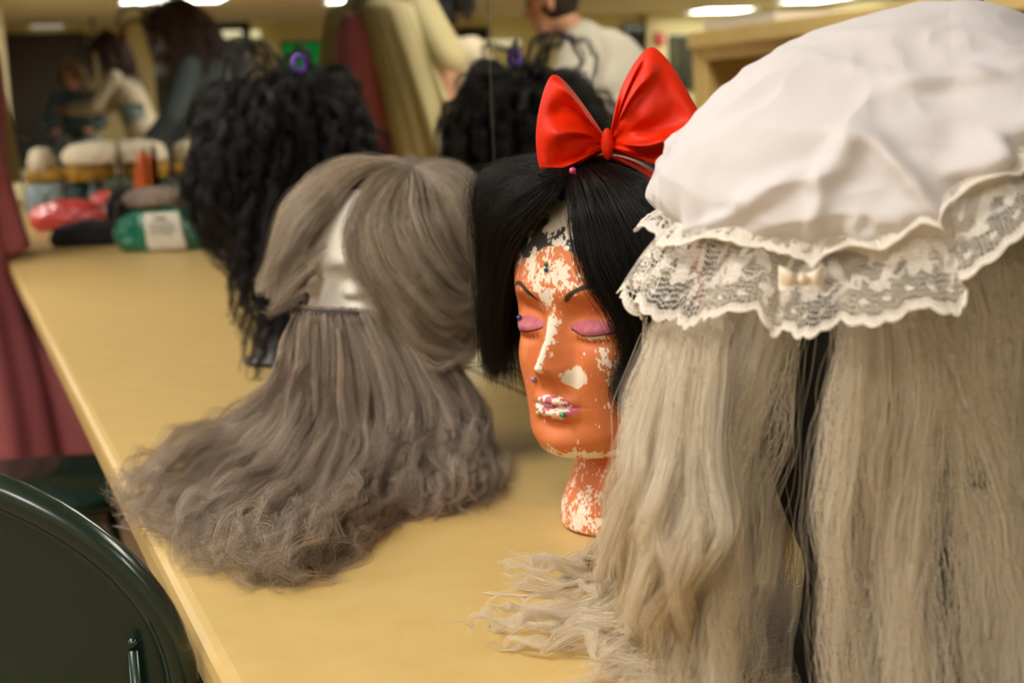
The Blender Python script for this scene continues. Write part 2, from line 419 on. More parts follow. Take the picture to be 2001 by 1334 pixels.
# added glowing strips stand in for bright window light and reflections on the end wall
M_strip = emit('lit strip', (255, 240, 190), 1.6)
for k, (px0, px1, py0, py1, lab) in enumerate(((425, 468, 60, 76, 'short added glow strip on the dark window by the brown hair'), (489, 503, 60, 76, 'stub of an added glow strip beside the pilaster'), (945, 1009, 78, 92, 'added glow strip on the wall left of the white shirt'))):
    a, b = ew(px0, py1), ew(px1, py0)
    t = thing('glow_strip', lab, 'lamp', ((a[0] + b[0]) / 2, RY1 - .1, (a[2] + b[2]) / 2), 'added glow strips on the end wall')
    x0, x1, zc, hz = min(a[0], b[0]), max(a[0], b[0]), (a[2] + b[2]) / 2, abs(a[2] - b[2]) / 2
    obj('tube', tube(bmesh.new(), [(x0, RY1 - .12, zc), (x1, RY1 - .12, zc)], hz, 12), M_strip, t, smooth=True)
    obj('holder', bx(x0, x1, RY1 - .045, RY1 - .012, zc - hz, zc + hz), M_frame, t)

# yellow clothes cabinet across the room
Rc = mirr(atd(1352, 64, 5.5)); XC = Rc[0]
yT = Rc[1]; zT = Rc[2]
y0 = yT - 2.6
t = thing('clothes_cabinet', 'yellow board cabinet with an open front and a clothes rod', 'cabinet', (XC - .3, yT - 1.3, 0))
obj('top', bx(XC - .6, XC + .02, y0, yT, zT - .055, zT), M_wood, t, bevel=.003)
obj('side_panel', bx(XC - .58, XC, yT - .1, yT - .005, 0, zT - .055), M_wood, t)
obj('side_panel', bx(XC - .58, XC, y0 + .005, y0 + .1, 0, zT - .055), M_wood, t)
obj('face_rail', bx(XC - .03, XC, y0 + .1, yT - .1, zT - .1, zT - .055), M_wood, t)
obj('back_panel', bx(XC - .58, XC - .56, y0 + .1, yT - .1, 0, zT - .055), M_woodin, t)
obj('bottom_shelf', bx(XC - .56, XC - .01, y0 + .1, yT - .1, .1, .13), M_woodin, t)
obj('clothes_rod', tube(bmesh.new(), [(XC - .3, y0 + .1, zT - .2), (XC - .3, yT - .1, zT - .2)], .014), M_steel, t, smooth=True)
def stack(at, w, l, h, lab):
    o = obj('paper_stack', bx(at[0] - w / 2, at[0] + w / 2, at[1] - l / 2, at[1] + l / 2, at[2], at[2] + h), mat('paper', (226, 216, 206), .8), bevel=.002)
    return prep(o, lab, 'papers')
stack((XC - .14, yT - .36, zT + .0005), .3, .5, .03, 'low white paper stack on the left end of the yellow cabinet')
stack((XC - .14, yT - 1.62, zT + .0005), .3, .5, .03, 'white paper stack on the cabinet top above the white cap')

# camera
cam = bpy.data.cameras.new('camera'); co = bpy.data.objects.new('camera', cam); C.objects.link(co)
cam.sensor_width = 36; cam.lens = F_ / W_ * 36; cam.clip_start = .02; cam.clip_end = 100
co.matrix_world = Matrix(((M3[0, 0], -M3[0, 1], -M3[0, 2], CAM[0]), (M3[1, 0], -M3[1, 1], -M3[1, 2], CAM[1]), (M3[2, 0], -M3[2, 1], -M3[2, 2], CAM[2]), (0, 0, 0, 1)))
cam.dof.use_dof = True; cam.dof.focus_distance = 1.06; cam.dof.aperture_fstop = 7.6
sc = bpy.context.scene; sc.camera = co
w = bpy.data.worlds.new('room air'); sc.world = w; w.use_nodes = True
w.node_tree.nodes['Background'].inputs[0].default_value = (.02, .018, .012, 1)
sc.view_settings.view_transform = 'Standard'; sc.view_settings.look = 'None'; sc.view_settings.gamma = 1
sc.view_settings.use_curve_mapping = False
sc.view_settings.exposure = -0.88
sc.cycles.use_denoising = True
sc.cycles.max_bounces = 10; sc.cycles.diffuse_bounces = 4; sc.cycles.glossy_bounces = 5; sc.cycles.transparent_max_bounces = 24
sc.cycles.caustics_reflective = False; sc.cycles.caustics_refractive = False
# ------------------------------------------------------------------ foam heads
def interp(tab, x):
    t = A(tab, float)
    # smooth (monotone-ish) interpolation: linear then box filtered by the caller
    return np.interp(x, t[:, 0], t[:, 1])
def smooth1(y, n):
    k = np.hanning(n + 2)[1:-1]; k /= k.sum(); p = np.pad(y, n // 2, mode='edge'); return np.convolve(p, k, 'valid')[:len(y)]
# rows run along a path s: (s, z_front, z_back, front, back, halfwidth)
ROWS = A([
    (0.00, .000, .000, .044, -.060, .052), (0.02, .003, .003, .050, -.064, .056), (0.10, .020, .020, .048, -.062, .055),
    (0.22, .042, .044, .037, -.060, .048), (0.34, .060, .070, .029, -.060, .044), (0.40, .0665, .086, .029, -.062, .046),
    (0.43, .0675, .094, .054, -.064, .050), (0.455, .0695, .100, .070, -.070, .0535), (0.48, .0745, .106, .0795, -.075, .0555),
    (0.52, .086, .118, .0850, -.082, .0585), (0.56, .100, .130, .0835, -.088, .061), (0.60, .114, .142, .0845, -.093, .0635),
    (0.65, .131, .157, .0850, -.098, .0665), (0.70, .150, .172, .0850, -.102, .0695), (0.75, .170, .188, .0820, -.105, .0725),
    (0.80, .190, .204, .0840, -.106, .0745), (0.85, .212, .221, .0860, -.104, .0750), (0.89, .231, .238, .0810, -.099, .0725),
    (0.925, .249, .253, .0720, -.090, .067), (0.955, .266, .268, .0575, -.075, .056), (0.978, .281, .281, .0390, -.054, .041),
    (0.992, .290, .290, .0190, -.031, .023), (1.00, .293, .293, .0008, -.008, .003)])
def face_marks(u, z, w):
    """relief toward the front, by face coordinates"""
    au = np.abs(u)
    d = np.zeros_like(u)
    t = np.clip((.188 - z) / (.188 - .1475), 0, 1)
    ridge = np.where(z > .1475, .021 * t ** 1.15, .021 * gs(z - .1475, .0075))
    sig = .0062 + .0035 * t
    d += ridge * gs(u, sig)
    d += .0075 * gs(au - .0105, .0055) * gs(z - .1405, .0075)            # wings of the nose
    d -= .0045 * gs(au - .0195, .007) * gs(z - .152, .018)
    d -= .0105 * gs(au - .0300, .0150) * gs(z - .1885, .0110)            # sockets
    d -= .0050 * gs(au - .0160, .0075) * gs(z - .1810, .0120)
    d += .0078 * gs(au - .0345, .0150) * gs(z - .1760, .0075)            # closed lids
    d -= .0030 * gs(au - .0345, .0170) * gs(z - .1655, .0040)
    d += .0050 * gs(au - .0260, .0200) * gs(z - .2030, .0080)            # brows
    d += .0045 * gs(au - .0400, .0180) * gs(z - .1480, .0180)            # cheeks
    lw = np.clip(1 - (au / .0235) ** 2, 0, 1)
    d += .0058 * lw * gs(z - .1195, .0042) + .0066 * lw * gs(z - .1095, .0048)
    d -= .0034 * gs(u, .018) * gs(z - .1147, .0016)
    d -= .0040 * gs(u, .018) * gs(z - .1005, .0050)
    d += .0040 * gs(u, .0170) * gs(z - .0850, .0100)                     # chin
    d -= .0012 * gs(u, .0032) * gs(z - .1290, .0060)
    return d
def foam_head(name, base, face, m, nr=220, nc=220, paint=None, flare=0, parent=None):
    s = np.linspace(0, 1, nr); s = s - .02 * np.sin(2 * PI * s)
    cols = [smooth1(np.interp(s, ROWS[:, 0], ROWS[:, k]), max(3, int(nr * .035) | 1)) for k in range(1, 6)]
    for k in range(5): cols[k][0] = ROWS[0, k + 1]
    zf, zb, fr, bk, hw = cols
    th = np.linspace(0, 2 * PI, nc, endpoint=False); th = th - .55 * np.sin(th)       # denser at the front
    c, sn = np.cos(th)[None], np.sin(th)[None]
    mid, hl = ((fr + bk) / 2)[:, None], ((fr - bk) / 2)[:, None]
    ex = 1.0 - .14 * sstep(.06, .1, zf)[:, None]            # slightly squared face
    cc = np.sign(c) * np.abs(c) ** ex; ss = np.sign(sn) * np.abs(sn) ** ex
    # widest point lies behind the face
    w = mid + hl * cc; u = hw[:, None] * ss
    z = (zf[:, None] + zb[:, None]) / 2 + (zf - zb)[:, None] / 2 * c
    k = sstep(.15, .8, c) * sstep(.066, .076, zf)[:, None]
    w = w + face_marks(u, z, w) * k
    if flare:
        f = 1 + flare * gs(z, .04); w, u = w * f, u * f
    fd = A([face[0], face[1], 0.0]); fd /= np.linalg.norm(fd); sd = np.cross(EZ, fd)   # sd: sideways, to the right of the view for a head that faces it
    P = A(base) + w[..., None] * fd + u[..., None] * sd + z[..., None] * EZ
    v = P.reshape(-1, 3)
    f = [q[::-1] for q in grid_faces(nr, nc)]
    v = np.vstack([v, A(base)[None], (A(base) + EZ * .2932)[None]]); n = nr * nc
    f += [(n, j, (j + 1) % nc) for j in range(nc)]
    f += [(n + 1, (nr - 1) * nc + (j + 1) % nc, (nr - 1) * nc + j) for j in range(nc)]
    o = mesh_np(name, v, f, m, parent)
    if paint is not None:
        col = paint(u, z, w, c * np.ones_like(u)).reshape(-1, 3)
        col = np.vstack([col, col[:1], col[-1:]])
        a = o.data.attributes.new('paint', 'FLOAT_COLOR', 'POINT')
        a.data.foreach_set('color', np.hstack([col, np.ones((len(col), 1))]).astype(np.float32).ravel())
    H = dict(base=A(base, float), f=fd, s=sd, o=o, P=P, u=u, z=z, w=w)
    def at(uu, zz, lift=0):
        i = np.argmin((u - uu) ** 2 + (z - zz) ** 2 + 10 * (c < .1)); q = P.reshape(-1, 3)[i]
        nrm = unit(fd * (w.ravel()[i] + .02) + sd * u.ravel()[i]); return q + nrm * lift, nrm
    H['at'] = at
    return H
def L3(c): return A(lin(c))
def mixc(a, b, m): return a * (1 - m[..., None]) + b * m[..., None]
def orange_paint(u, z, w, c):
    p = np.stack([u, z, w], -1)
    or_ = mixc(L3((222, 132, 80)) * np.ones(u.shape + (1,)), L3((206, 112, 62)), fbm(p * 60, 3))
    foam = L3((240, 226, 206)); out = or_
    fine = fbm(p * A([560, 330, 560]), 5, 5); mid = fbm(p * A([150, 95, 150]), 9, 4); big = fbm(p * 40, 12, 3)
    # where the paint has worn off
    wear = .10 * np.ones_like(u)
    wear += .40 * gs(u + .014, .032) * gs(z - .225, .022)
    wear += .30 * gs(u - .02, .05) * gs(z - .222, .016)
    wear += .25 * gs(u + .002, .030) * gs(z - .203, .010)
    wear += .55 * gs(u + .001, .0075) * gs(z - .188, .010) * .6
    wear += .68 * gs(u + .0005 - .0008, .0050) * sstep(.138, .146, z) * (1 - sstep(.180, .188, z))
    wear += .45 * gs(u - .044, .014) * gs(z - .150, .012)
    wear += .60 * gs(z - .073, .0075) * sstep(.03, .06, w)
    wear += .24 * (1 - sstep(.055, .07, z))
    wear += .25 * gs(u - .055, .02) * gs(z - .125, .02)
    wear += .30 * gs(z - .015, .012)
    q = .42 * mid + .48 * fine + .10 * big
    chips = sstep(.505, .535, q + (wear - .5) * .42 + .0)
    out = mixc(out, foam, chips)
    # bare patch by the nose, on the near cheek
    e = ((u - .0215) / .0095) ** 2 + ((z - .1385) / .0075) ** 2
    out = mixc(out, foam, sstep(1.15, .85, e + 1.6 * (mid - .5) + 1.2 * (fine - .5)))
    # charcoal hairline paint with torn foam
    zt = .2375 - .35 * u ** 2 / .05 + .012 * (fbm(p * 90, 21) - .5)
    dk = sstep(zt - .0006, zt + .0006, z) * (z > .2)
    keep = sstep(.50, .52, .6 * fbm(p * 95, 33, 3) + .4 * fine + .10 * sstep(.024, .036, np.hypot(u - .012, (z - .262) * 1.2)) - .06)
    foam2 = foam * (1 - .35 * sstep(.6, .7, fbm(p * A([700, 120, 200]), 41)))[..., None]
    out = mixc(out, mixc(foam2, L3((66, 66, 64)) * np.ones(u.shape + (1,)), keep), dk)
    au = np.abs(u)
    # brows: arcs
    t = np.clip((au - .0130) / .036, 0, 1)
    zb = .1975 + .0150 * np.sin(np.clip(t * 1.18, 0, 1.2) * PI * .62) - .004 * t
    th = .0026 * (1 - .55 * t) * np.sqrt(np.clip(t * 9, 0, 1))
    br = sstep(th + .0004, th - .0004, np.abs(z - zb)) * (au > .0128) * (au < .052)
    out = mixc(out, L3((58, 50, 38)), br)
    # lids
    lx = (au - .0335) / .0190; up = .1835 - .0052 * lx ** 2 - .0015 * lx; lo = .1715 + .0042 * lx ** 2
    lid = sstep(0, .0008, up - z) * sstep(0, .0006, z - lo) * (np.abs(lx) < 1.08)
    pink = mixc(L3((206, 122, 132)) * np.ones(u.shape + (1,)), L3((168, 82, 100)), fbm(p * 260, 51))
    out = mixc(out, pink, lid)
    ln = sstep(.0010, .0005, np.abs(z - lo + .0002)) * (np.abs(lx) < 1.02)
    out = mixc(out, L3((60, 38, 30)), ln)
    bare = sstep(.0022, .0012, np.abs(z - lo + .0022)) * (np.abs(lx - .12) < .62) * (u > 0)
    out = mixc(out, foam * .92, bare * sstep(.42, .5, fbm(p * 220, 57)))
    k = (au * 1000 - 20) / 4.6; ph = np.abs(k - np.round(k)) * 4.6
    lash = (ph < .38) * (z < lo - .0022) * (z > lo - .0062) * (au > .0185) * (au < .049)
    out = mixc(out, L3((72, 42, 30)), .85 * lash)
    # lips
    lt = .1245 - .0030 * np.abs(u / .0245) ** 1.5 - .0012 * gs(u, .003) - .010 * np.clip(au / .0245, 0, 1) ** 3
    lb = .1040 + .0105 * np.clip(au / .0245, 0, 1) ** 2.2
    lip = sstep(0, .0006, lt - z) * sstep(0, .0006, z - lb) * (au < .0245)
    lc = sstep(.49, .52, .6 * fbm(p * 300, 61, 3) + .4 * fbm(p * 130, 63) + .02 + .14 * sstep(.006, .022, u))
    out = mixc(out, mixc(foam * np.ones(u.shape + (1,)), L3((196, 92, 118)), lc), lip)
    return out
def paint_mat():
    m = mat('flaking orange paint on foam', (220, 120, 64), .55, spec=.3, bump=(900, .12, .0006))
    nt = m.node_tree; a = nt.nodes.new('ShaderNodeAttribute'); a.attribute_name = 'paint'
    nt.links.new(a.outputs['Color'], nt.nodes['Principled BSDF'].inputs['Base Color'])
    return m
M_foam = mat('white foam', (236, 228, 216), .75, spec=.25, bump=(700, .15, .0006))
M_blackfoam = mat('black foam', (14, 13, 13), .7)

def vdir(deg):          # horizontal direction: 0 faces the camera, positive turns to the left of the view
    a = math.radians(deg); return -EA * math.cos(a) - ER * math.sin(a)
def spot(px, d):        # a place on the counter under the view column px, at view distance d
    p = atd(px, 700, d); p[2] = CT; return p

OB = spot(1207, 1.262)
OH = foam_head('mannequin_head', OB, vdir(40), paint_mat(), 760, 640, orange_paint)
prep(OH['o'], 'orange painted foam mannequin head with flaking paint and closed pink eyelids', 'mannequin head')
GB = spot(768, 1.60)
GH = foam_head('mannequin_head', GB, vdir(44), M_foam, flare=.45)
prep(GH['o'], 'white foam mannequin head wearing the grey beard and shaggy grey wig', 'mannequin head')
WB = spot(1742, .875)
WH = foam_head('mannequin_head', WB, vdir(-12), M_blackfoam, 120, 120)
prep(WH['o'], 'black mannequin head glimpsed between the white hair under the lace cap', 'mannequin head')
BB = spot(572, 2.23)
KB = BB + EZ * .085
KH = foam_head('mannequin_head', KB, vdir(20), M_blackfoam, 120, 120)
prep(KH['o'], 'black mannequin head inside the tall black crimped wig', 'mannequin head')
bm = bmesh.new()
tube(bm, [BB + EZ * .0, BB + EZ * .006, BB + EZ * .006, BB + EZ * .084], [.07, .07, .05, .045], 40)
prep(obj('wig_stand', bm, M_black, smooth=True), 'short black stand lifting the black crimped wig off the counter', 'wig stand')

def skull_cap(H, m, parent, keep, lift=.003, step=4):
    P, u, z, w = (H[k][::step, ::step] for k in 'Puzw')
    nr, nc = u.shape
    c = A(H['base']) + EZ * .19
    Q = P + unit(P - c) * lift
    k = keep(u, z, w)
    f = [q for q in grid_faces(nr, nc) if all(k.ravel()[i] for i in q)]
    used = sorted({i for q in f for i in q}); mp = {i: n for n, i in enumerate(used)}
    return mesh_np('wig_cap', Q.reshape(-1, 3)[used], [tuple(mp[i] for i in q) for q in f], m, parent)
# ------------------------------------------------------------------ wigs
def KP(*pts):           # control points (px, py, view distance) or (px, py) for a point lying on the counter
    out = []
    for p in pts:
        out.append(atd(*p) if len(p) == 3 else onz(p[0], p[1], CT + .012))
    return A(out)
def between(keys, n, K, jit=0, closed=False, seed=3, lo=0, hi=None):
    """n guides spread across neighbouring key guides"""
    rg = np.random.default_rng(seed)
    Q = np.stack([catmull(k, K) for k in keys]); m = len(keys)
    hi = (m if closed else m - 1) if hi is None else hi
    v = lo + (hi - lo) * (np.arange(n) + rg.random(n)) / n
    i = np.floor(v).astype(int); f = (v - i)[:, None, None]
    if closed: a, b = Q[i % m], Q[(i + 1) % m]
    else: i = np.minimum(i, m - 2); f = (v - i)[:, None, None]; a, b = Q[i], Q[i + 1]
    G = a * (1 - f) + b * f
    if jit:
        s = np.linspace(0, 1, K)[None, :, None]
        G = G + rg.normal(size=(n, 1, 3)) * jit * np.sqrt(s) + rg.normal(size=(n, 1, 3)) * jit * .7 * np.sin(PI * s * 1.7)
    return G, v
def spheres(H, r=.080, b=.082, lift=0):
    B = H['base'] + EZ * lift
    return [(B + H['f'] * .010 + EZ * .215, A([r] * 3)), (B - H['f'] * .026 + EZ * .20, A([b] * 3)), (B + H['f'] * .012 + EZ * .145, A([r - .006, r - .006, .080]))]
ON = CT + .0012
# ---- black bob on the orange head
M_bob = hair_mat('black synthetic hair', (7, 6, 6), (19, 16, 15), .34, .28, .0)
bob = thing('wig', 'glossy black bobbed wig with a flipped side on the orange head', 'wig', OB + EZ * .27)
KL = [KP((1112, 345, 1.185), (1068, 378, 1.175), (1028, 420, 1.19), (998, 470, 1.215), (985, 545, 1.245), (976, 640, 1.265), (976, 730, 1.275)),
      KP((1110, 340, 1.20), (1060, 352, 1.195), (1000, 378, 1.22), (962, 432, 1.25), (956, 520, 1.275), (954, 620, 1.285), (964, 730, 1.295)),
      KP((1120, 326, 1.23), (1060, 336, 1.23), (990, 345, 1.25), (956, 362, 1.27), (946, 396, 1.285), (960, 470, 1.30), (954, 600, 1.30), (968, 736, 1.31)),
      KP((1150, 318, 1.27), (1060, 324, 1.30), (980, 345, 1.32), (962, 400, 1.33), (968, 550, 1.34), (985, 740, 1.34)),
      KP((1160, 316, 1.30), (1080, 340, 1.36), (1040, 420, 1.385), (1040, 550, 1.385), (1050, 770, 1.36))]
KR = [KP((1118, 345, 1.185), (1127, 400, 1.160), (1134, 460, 1.155), (1160, 540, 1.155), (1207, 600, 1.16), (1234, 660, 1.17), (1228, 720, 1.18), (1213, 752, 1.175), (1226, 785, 1.17), (1245, 792, 1.17)),
      KP((1125, 336, 1.20), (1150, 400, 1.155), (1180, 500, 1.145), (1225, 590, 1.15), (1252, 690, 1.165), (1248, 770, 1.17), (1262, 800, 1.175)),
      KP((1140, 326, 1.21), (1200, 390, 1.155), (1240, 480, 1.145), (1270, 600, 1.15), (1285, 700, 1.16), (1285, 800, 1.165)),
      KP((1160, 319, 1.22), (1260, 376, 1.175), (1312, 480, 1.165), (1330, 600, 1.175), (1335, 800, 1.19)),
      KP((1190, 312, 1.25), (1320, 365, 1.235), (1392, 480, 1.235), (1402, 620, 1.25), (1395, 800, 1.25)),
      KP((1210, 310, 1.29), (1340, 358, 1.31), (1412, 480, 1.32), (1405, 800, 1.32)),
      KP((1200, 310, 1.32), (1280, 350, 1.385), (1302, 480, 1.40), (1300, 800, 1.38)),
      KP((1180, 312, 1.32), (1180, 350, 1.40), (1180, 500, 1.41), (1190, 800, 1.39)),
      KP((1160, 316, 1.30), (1090, 340, 1.37), (1060, 440, 1.39), (1070, 790, 1.36))]
se = spheres(OH, .079, .081)
GL, _ = between(KL, 150, 44, .0035, seed=5); GR, _ = between(KR, 260, 44, .0035, seed=6)
G = np.concatenate([GL, GR]); G = ell_push(ell_push(ell_push(G, se[0]), se[1]), se[2])
P = locks(G, 42, .003, .0085, .0045, wave=(.0035, .11), frizz=.0007, frizz_len=.03, ells=se, lenvar=.16, seed=8)
rgx = np.random.default_rng(80)
tint = np.repeat(rgx.random(len(G)), 42) * .6 + rgx.random(len(P)) * .4
hair('hair', P, .00011, M_bob, bob, tint)
skull_cap(OH, M_blackfoam, bob, lambda u, z, w: (z > .272) | ((w < .02) & (z > .135)) | ((u > .045) & (z > .15) & (w < .045)), .002)

# ---- shaggy grey wig and beard on the white head
M_gray = hair_mat('ash grey synthetic hair', (84, 68, 54), (216, 196, 170), .38, .5, .12)
M_beard = hair_mat('grey crimped beard hair', (114, 101, 88), (222, 204, 184), .45, .4, .22)
gw = thing('wig', 'shaggy ash grey wig sweeping across the white head above the beard', 'wig', GB + EZ * .28)
KG = [KP((800, 325, 1.60), (700, 320, 1.60), (600, 368, 1.60), (548, 430, 1.60), (535, 520, 1.61), (512, 570, 1.61)),
      KP((800, 328, 1.58), (690, 338, 1.56), (600, 402, 1.54), (555, 480, 1.53), (525, 545, 1.53), (500, 560, 1.53)),
      KP((800, 331, 1.57), (695, 350, 1.54), (612, 415, 1.52), (568, 490, 1.515), (540, 555, 1.515), (548, 590, 1.515)),
      KP((800, 333, 1.57), (700, 362, 1.535), (628, 425, 1.51), (584, 480, 1.505), (548, 535, 1.505), (528, 575, 1.505))]
KG2 = [KP((803, 335, 1.57), (735, 360, 1.53), (682, 430, 1.497), (682, 500, 1.485), (722, 575, 1.48), (760, 618, 1.482), (795, 650, 1.49)),
       KP((805, 335, 1.57), (760, 365, 1.52), (714, 440, 1.482), (722, 520, 1.47), (766, 600, 1.472), (795, 660, 1.48), (850, 690, 1.49)),
       KP((806, 336, 1.57), (770, 370, 1.51), (740, 440, 1.472), (765, 530, 1.46), (825, 600, 1.462), (890, 640, 1.475), (935, 610, 1.49)),
       KP((808, 336, 1.57), (800, 370, 1.51), (800, 440, 1.467), (842, 520, 1.46), (892, 570, 1.47), (942, 562, 1.48)),
       KP((810, 335, 1.57), (840, 365, 1.52), (862, 430, 1.487), (892, 500, 1.487), (930, 560, 1.50), (942, 640, 1.51)),
       KP((812, 333, 1.58), (870, 345, 1.55), (915, 400, 1.54), (935, 480, 1.54), (942, 580, 1.54), (925, 690, 1.54)),
       KP((812, 330, 1.60), (880, 325, 1.60), (932, 370, 1.60), (946, 480, 1.60), (945, 600, 1.60)),
       KP((810, 328, 1.64), (870, 325, 1.68), (910, 390, 1.71), (920, 520, 1.71), (915, 650, 1.70)),
       KP((800, 326, 1.65), (790, 322, 1.71), (780, 400, 1.75), (775, 520, 1.75), (775, 650, 1.73)),
       KP((795, 326, 1.64), (700, 322, 1.68), (640, 390, 1.70), (620, 520, 1.70), (630, 650, 1.69)),
       KP((798, 325, 1.62), (690, 318, 1.63), (598, 366, 1.63), (552, 430, 1.63), (540, 520, 1.64), (520, 570, 1.64))]
sg = spheres(GH, .080, .082)
G1, _ = between(KG, 110, 40, .003, seed=15); G2, _ = between(KG2, 300, 40, .003, seed=16)
KU = [KP((730, 470, 1.49), (750, 560, 1.48), (770, 640, 1.478), (840, 700, 1.48), (900, 690, 1.49), (940, 660, 1.5)),
      KP((760, 480, 1.485), (800, 570, 1.478), (850, 640, 1.478), (905, 690, 1.49), (930, 650, 1.5)),
      KP((840, 500, 1.49), (880, 580, 1.49), (905, 650, 1.495), (880, 700, 1.50), (820, 712, 1.5)),
      KP((890, 520, 1.51), (925, 600, 1.51), (935, 680, 1.52), (915, 715, 1.52))]
G3, _ = between(KU, 46, 40, .006, seed=17)
KF = [KP((640, 470, 1.50), (560, 545, 1.50), (535, 600, 1.50), (520, 612, 1.5)), KP((590, 585, 1.50), (560, 606, 1.495), (530, 612, 1.49), (512, 606, 1.49))]
G4, _ = between(KF, 6, 40, .003, seed=18)
G = np.concatenate([G1, G2, G3, G4])
for e in sg: G = ell_push(G, e)
P = locks(G, 26, .003, .0048, .0016, wave=(.0045, .11), frizz=.0007, frizz_len=.025, ells=sg, lenvar=.30, seed=18, wrand=.2)
tint = np.repeat(np.clip(rgx.normal(.45, .26, len(G)), 0, 1), 26) * .75 + rgx.random(len(P)) * .25
hair('hair', P, .00013, M_gray, gw, tint)
M_netting = mat('grey wig netting', (92, 80, 68), .8)
skull_cap(GH, M_netting, gw, lambda u, z, w: (z > .268) | ((w < .01) & (z > .15)), .002, 3)

bd = thing('false_beard', 'long wavy grey beard spilling from the white head over the yellow counter', 'beard', GB + GH['f'] * .09 + EZ * .1)
KBd = [KP((578, 599, 1.515), (565, 660, 1.51), (540, 740, 1.51), (440, 838), (330, 900), (255, 945), (205, 968)),
       KP((600, 601, 1.505), (590, 690, 1.50), (565, 790, 1.50), (460, 915), (360, 985), (290, 1015), (250, 1010)),
       KP((625, 603, 1.500), (622, 720, 1.495), (605, 830, 1.49), (520, 965), (435, 1030), (380, 1050), (350, 1085)),
       KP((650, 604, 1.495), (662, 740, 1.485), (655, 860, 1.475), (590, 1000), (535, 1065), (480, 1105), (440, 1120)),
       KP((680, 605, 1.490), (712, 740, 1.480), (715, 870, 1.465), (670, 1000), (625, 1070), (570, 1115), (540, 1120)),
       KP((710, 607, 1.490), (770, 740, 1.480), (785, 860, 1.460), (745, 965), (695, 1020), (650, 1060)),
       KP((740, 615, 1.497), (830, 740, 1.487), (855, 850, 1.467), (832, 940), (795, 975), (765, 990)),
       KP((770, 625, 1.507), (878, 740, 1.505), (912, 850, 1.495), (905, 935), (885, 970), (868, 990)),
       KP((790, 635, 1.525), (905, 735, 1.53), (945, 840, 1.525), (955, 920), (968, 955))]
Gb, _ = between(KBd, 330, 60, .006, seed=21)
Gb2 = Gb[::2] + A([0, 0, 0]) + GH['f'] * -.010 * np.linspace(0, 1, 60)[None, :, None]
jt = np.random.default_rng(4).normal(size=(len(Gb2), 1, 3)) * .008; jt[..., 2] = -np.abs(jt[..., 2]) - .003
Gb2 = Gb2 + jt
lay = np.random.default_rng(9).random(len(Gb)) ** 1.3
ss_ = np.linspace(0, 1, 60)[None, :, None]
Gb = Gb + EZ * (lay[:, None, None] * .030 * sstep(.35, .6, ss_) * (1 - .75 * sstep(.7, 1, ss_)))
G = np.concatenate([Gb, Gb2])
P = locks(G, 24, .002, .0050, .0026, wave=(.0085, .098), frizz=.0005, frizz_len=.03, zf=ON, lenvar=.42, seed=22, wpow=.8, wrand=.16, coh=(16, EA))
tint = np.repeat(np.clip(rgx.normal(.45, .25, len(G)), 0, 1), 24) * .7 + rgx.random(len(P)) * .3
hair('beard_hair', P, .00015, M_beard, bd, tint)
edge = catmull([k[0] for k in KBd], 40)
n = 40; vv = []
for i, p in enumerate(edge): p = p + GH['f'] * .006; vv += [p - EZ * .0, p - EZ * .055 * (1 - .3 * abs(i / n - .5))]
lace = mesh_np('lace_backing', vv, [(2 * i, 2 * i + 1, 2 * i + 3, 2 * i + 2) for i in range(n - 1)], mat('dark beard lace', (58, 50, 44), .8), bd)
so = lace.modifiers.new('solid', 'SOLIDIFY'); so.thickness = .0012

# ---- tall black crimped wig
M_crimp = hair_mat('black crimped hair', (6, 5, 6), (32, 26, 27), .42, .30, .0)
cw = thing('wig', 'large black crimped wig with stringy hanging locks by the mirror', 'wig', KB + EZ * .28)
rg = np.random.default_rng(31); n = 330
ph = rg.uniform(0, 2 * PI, n); ct_ = rg.uniform(-.15, 1, n); st_ = np.sqrt(1 - ct_ ** 2)
nrm = np.stack([st_ * np.cos(ph), st_ * np.sin(ph), ct_], -1)
cc = KB + EZ * .205 + ER * .008
roots = cc + nrm * A([.098, .098, .102])
d0 = unit(nrm * 1.0 + EZ * .10 + rg.normal(size=(n, 3)) * .22)
L = rg.uniform(.12, .25, n)
back = (nrm @ EA)
L = np.where((nrm @ ER) < -.25, L * 1.10, L)
Gc = flow(roots, d0, L, 40, .14 + .10 * rg.random(n), [(cc + EZ * -.005, A([.104, .104, .106]))], zf=CT + .004 + .01 * rg.random(n), center=BB, drag=lambda p, d, t: (BB - p) * A([1, 1, 0]) * 1.9 * t)
sg2 = np.linspace(0, 1, 40)[None, :, None]
KC = [KP((500, 330, 2.10), (470, 430, 2.09), (452, 520, 2.09), (455, 585, 2.09)), KP((520, 300, 2.1), (480, 420, 2.08), (470, 540, 2.08), (478, 660, 2.08)),
      KP((540, 300, 2.1), (510, 440, 2.08), (495, 560, 2.08), (490, 690, 2.08)), KP((560, 320, 2.1), (540, 470, 2.08), (510, 620, 2.07), (478, 744, 2.07)),
      KP((590, 320, 2.1), (560, 480, 2.08), (545, 600, 2.08), (520, 700, 2.08)), KP((640, 330, 2.12), (600, 500, 2.09), (590, 640, 2.09), (560, 720, 2.09))]
Gk, _ = between(KC, 46, 40, .009, seed=33)
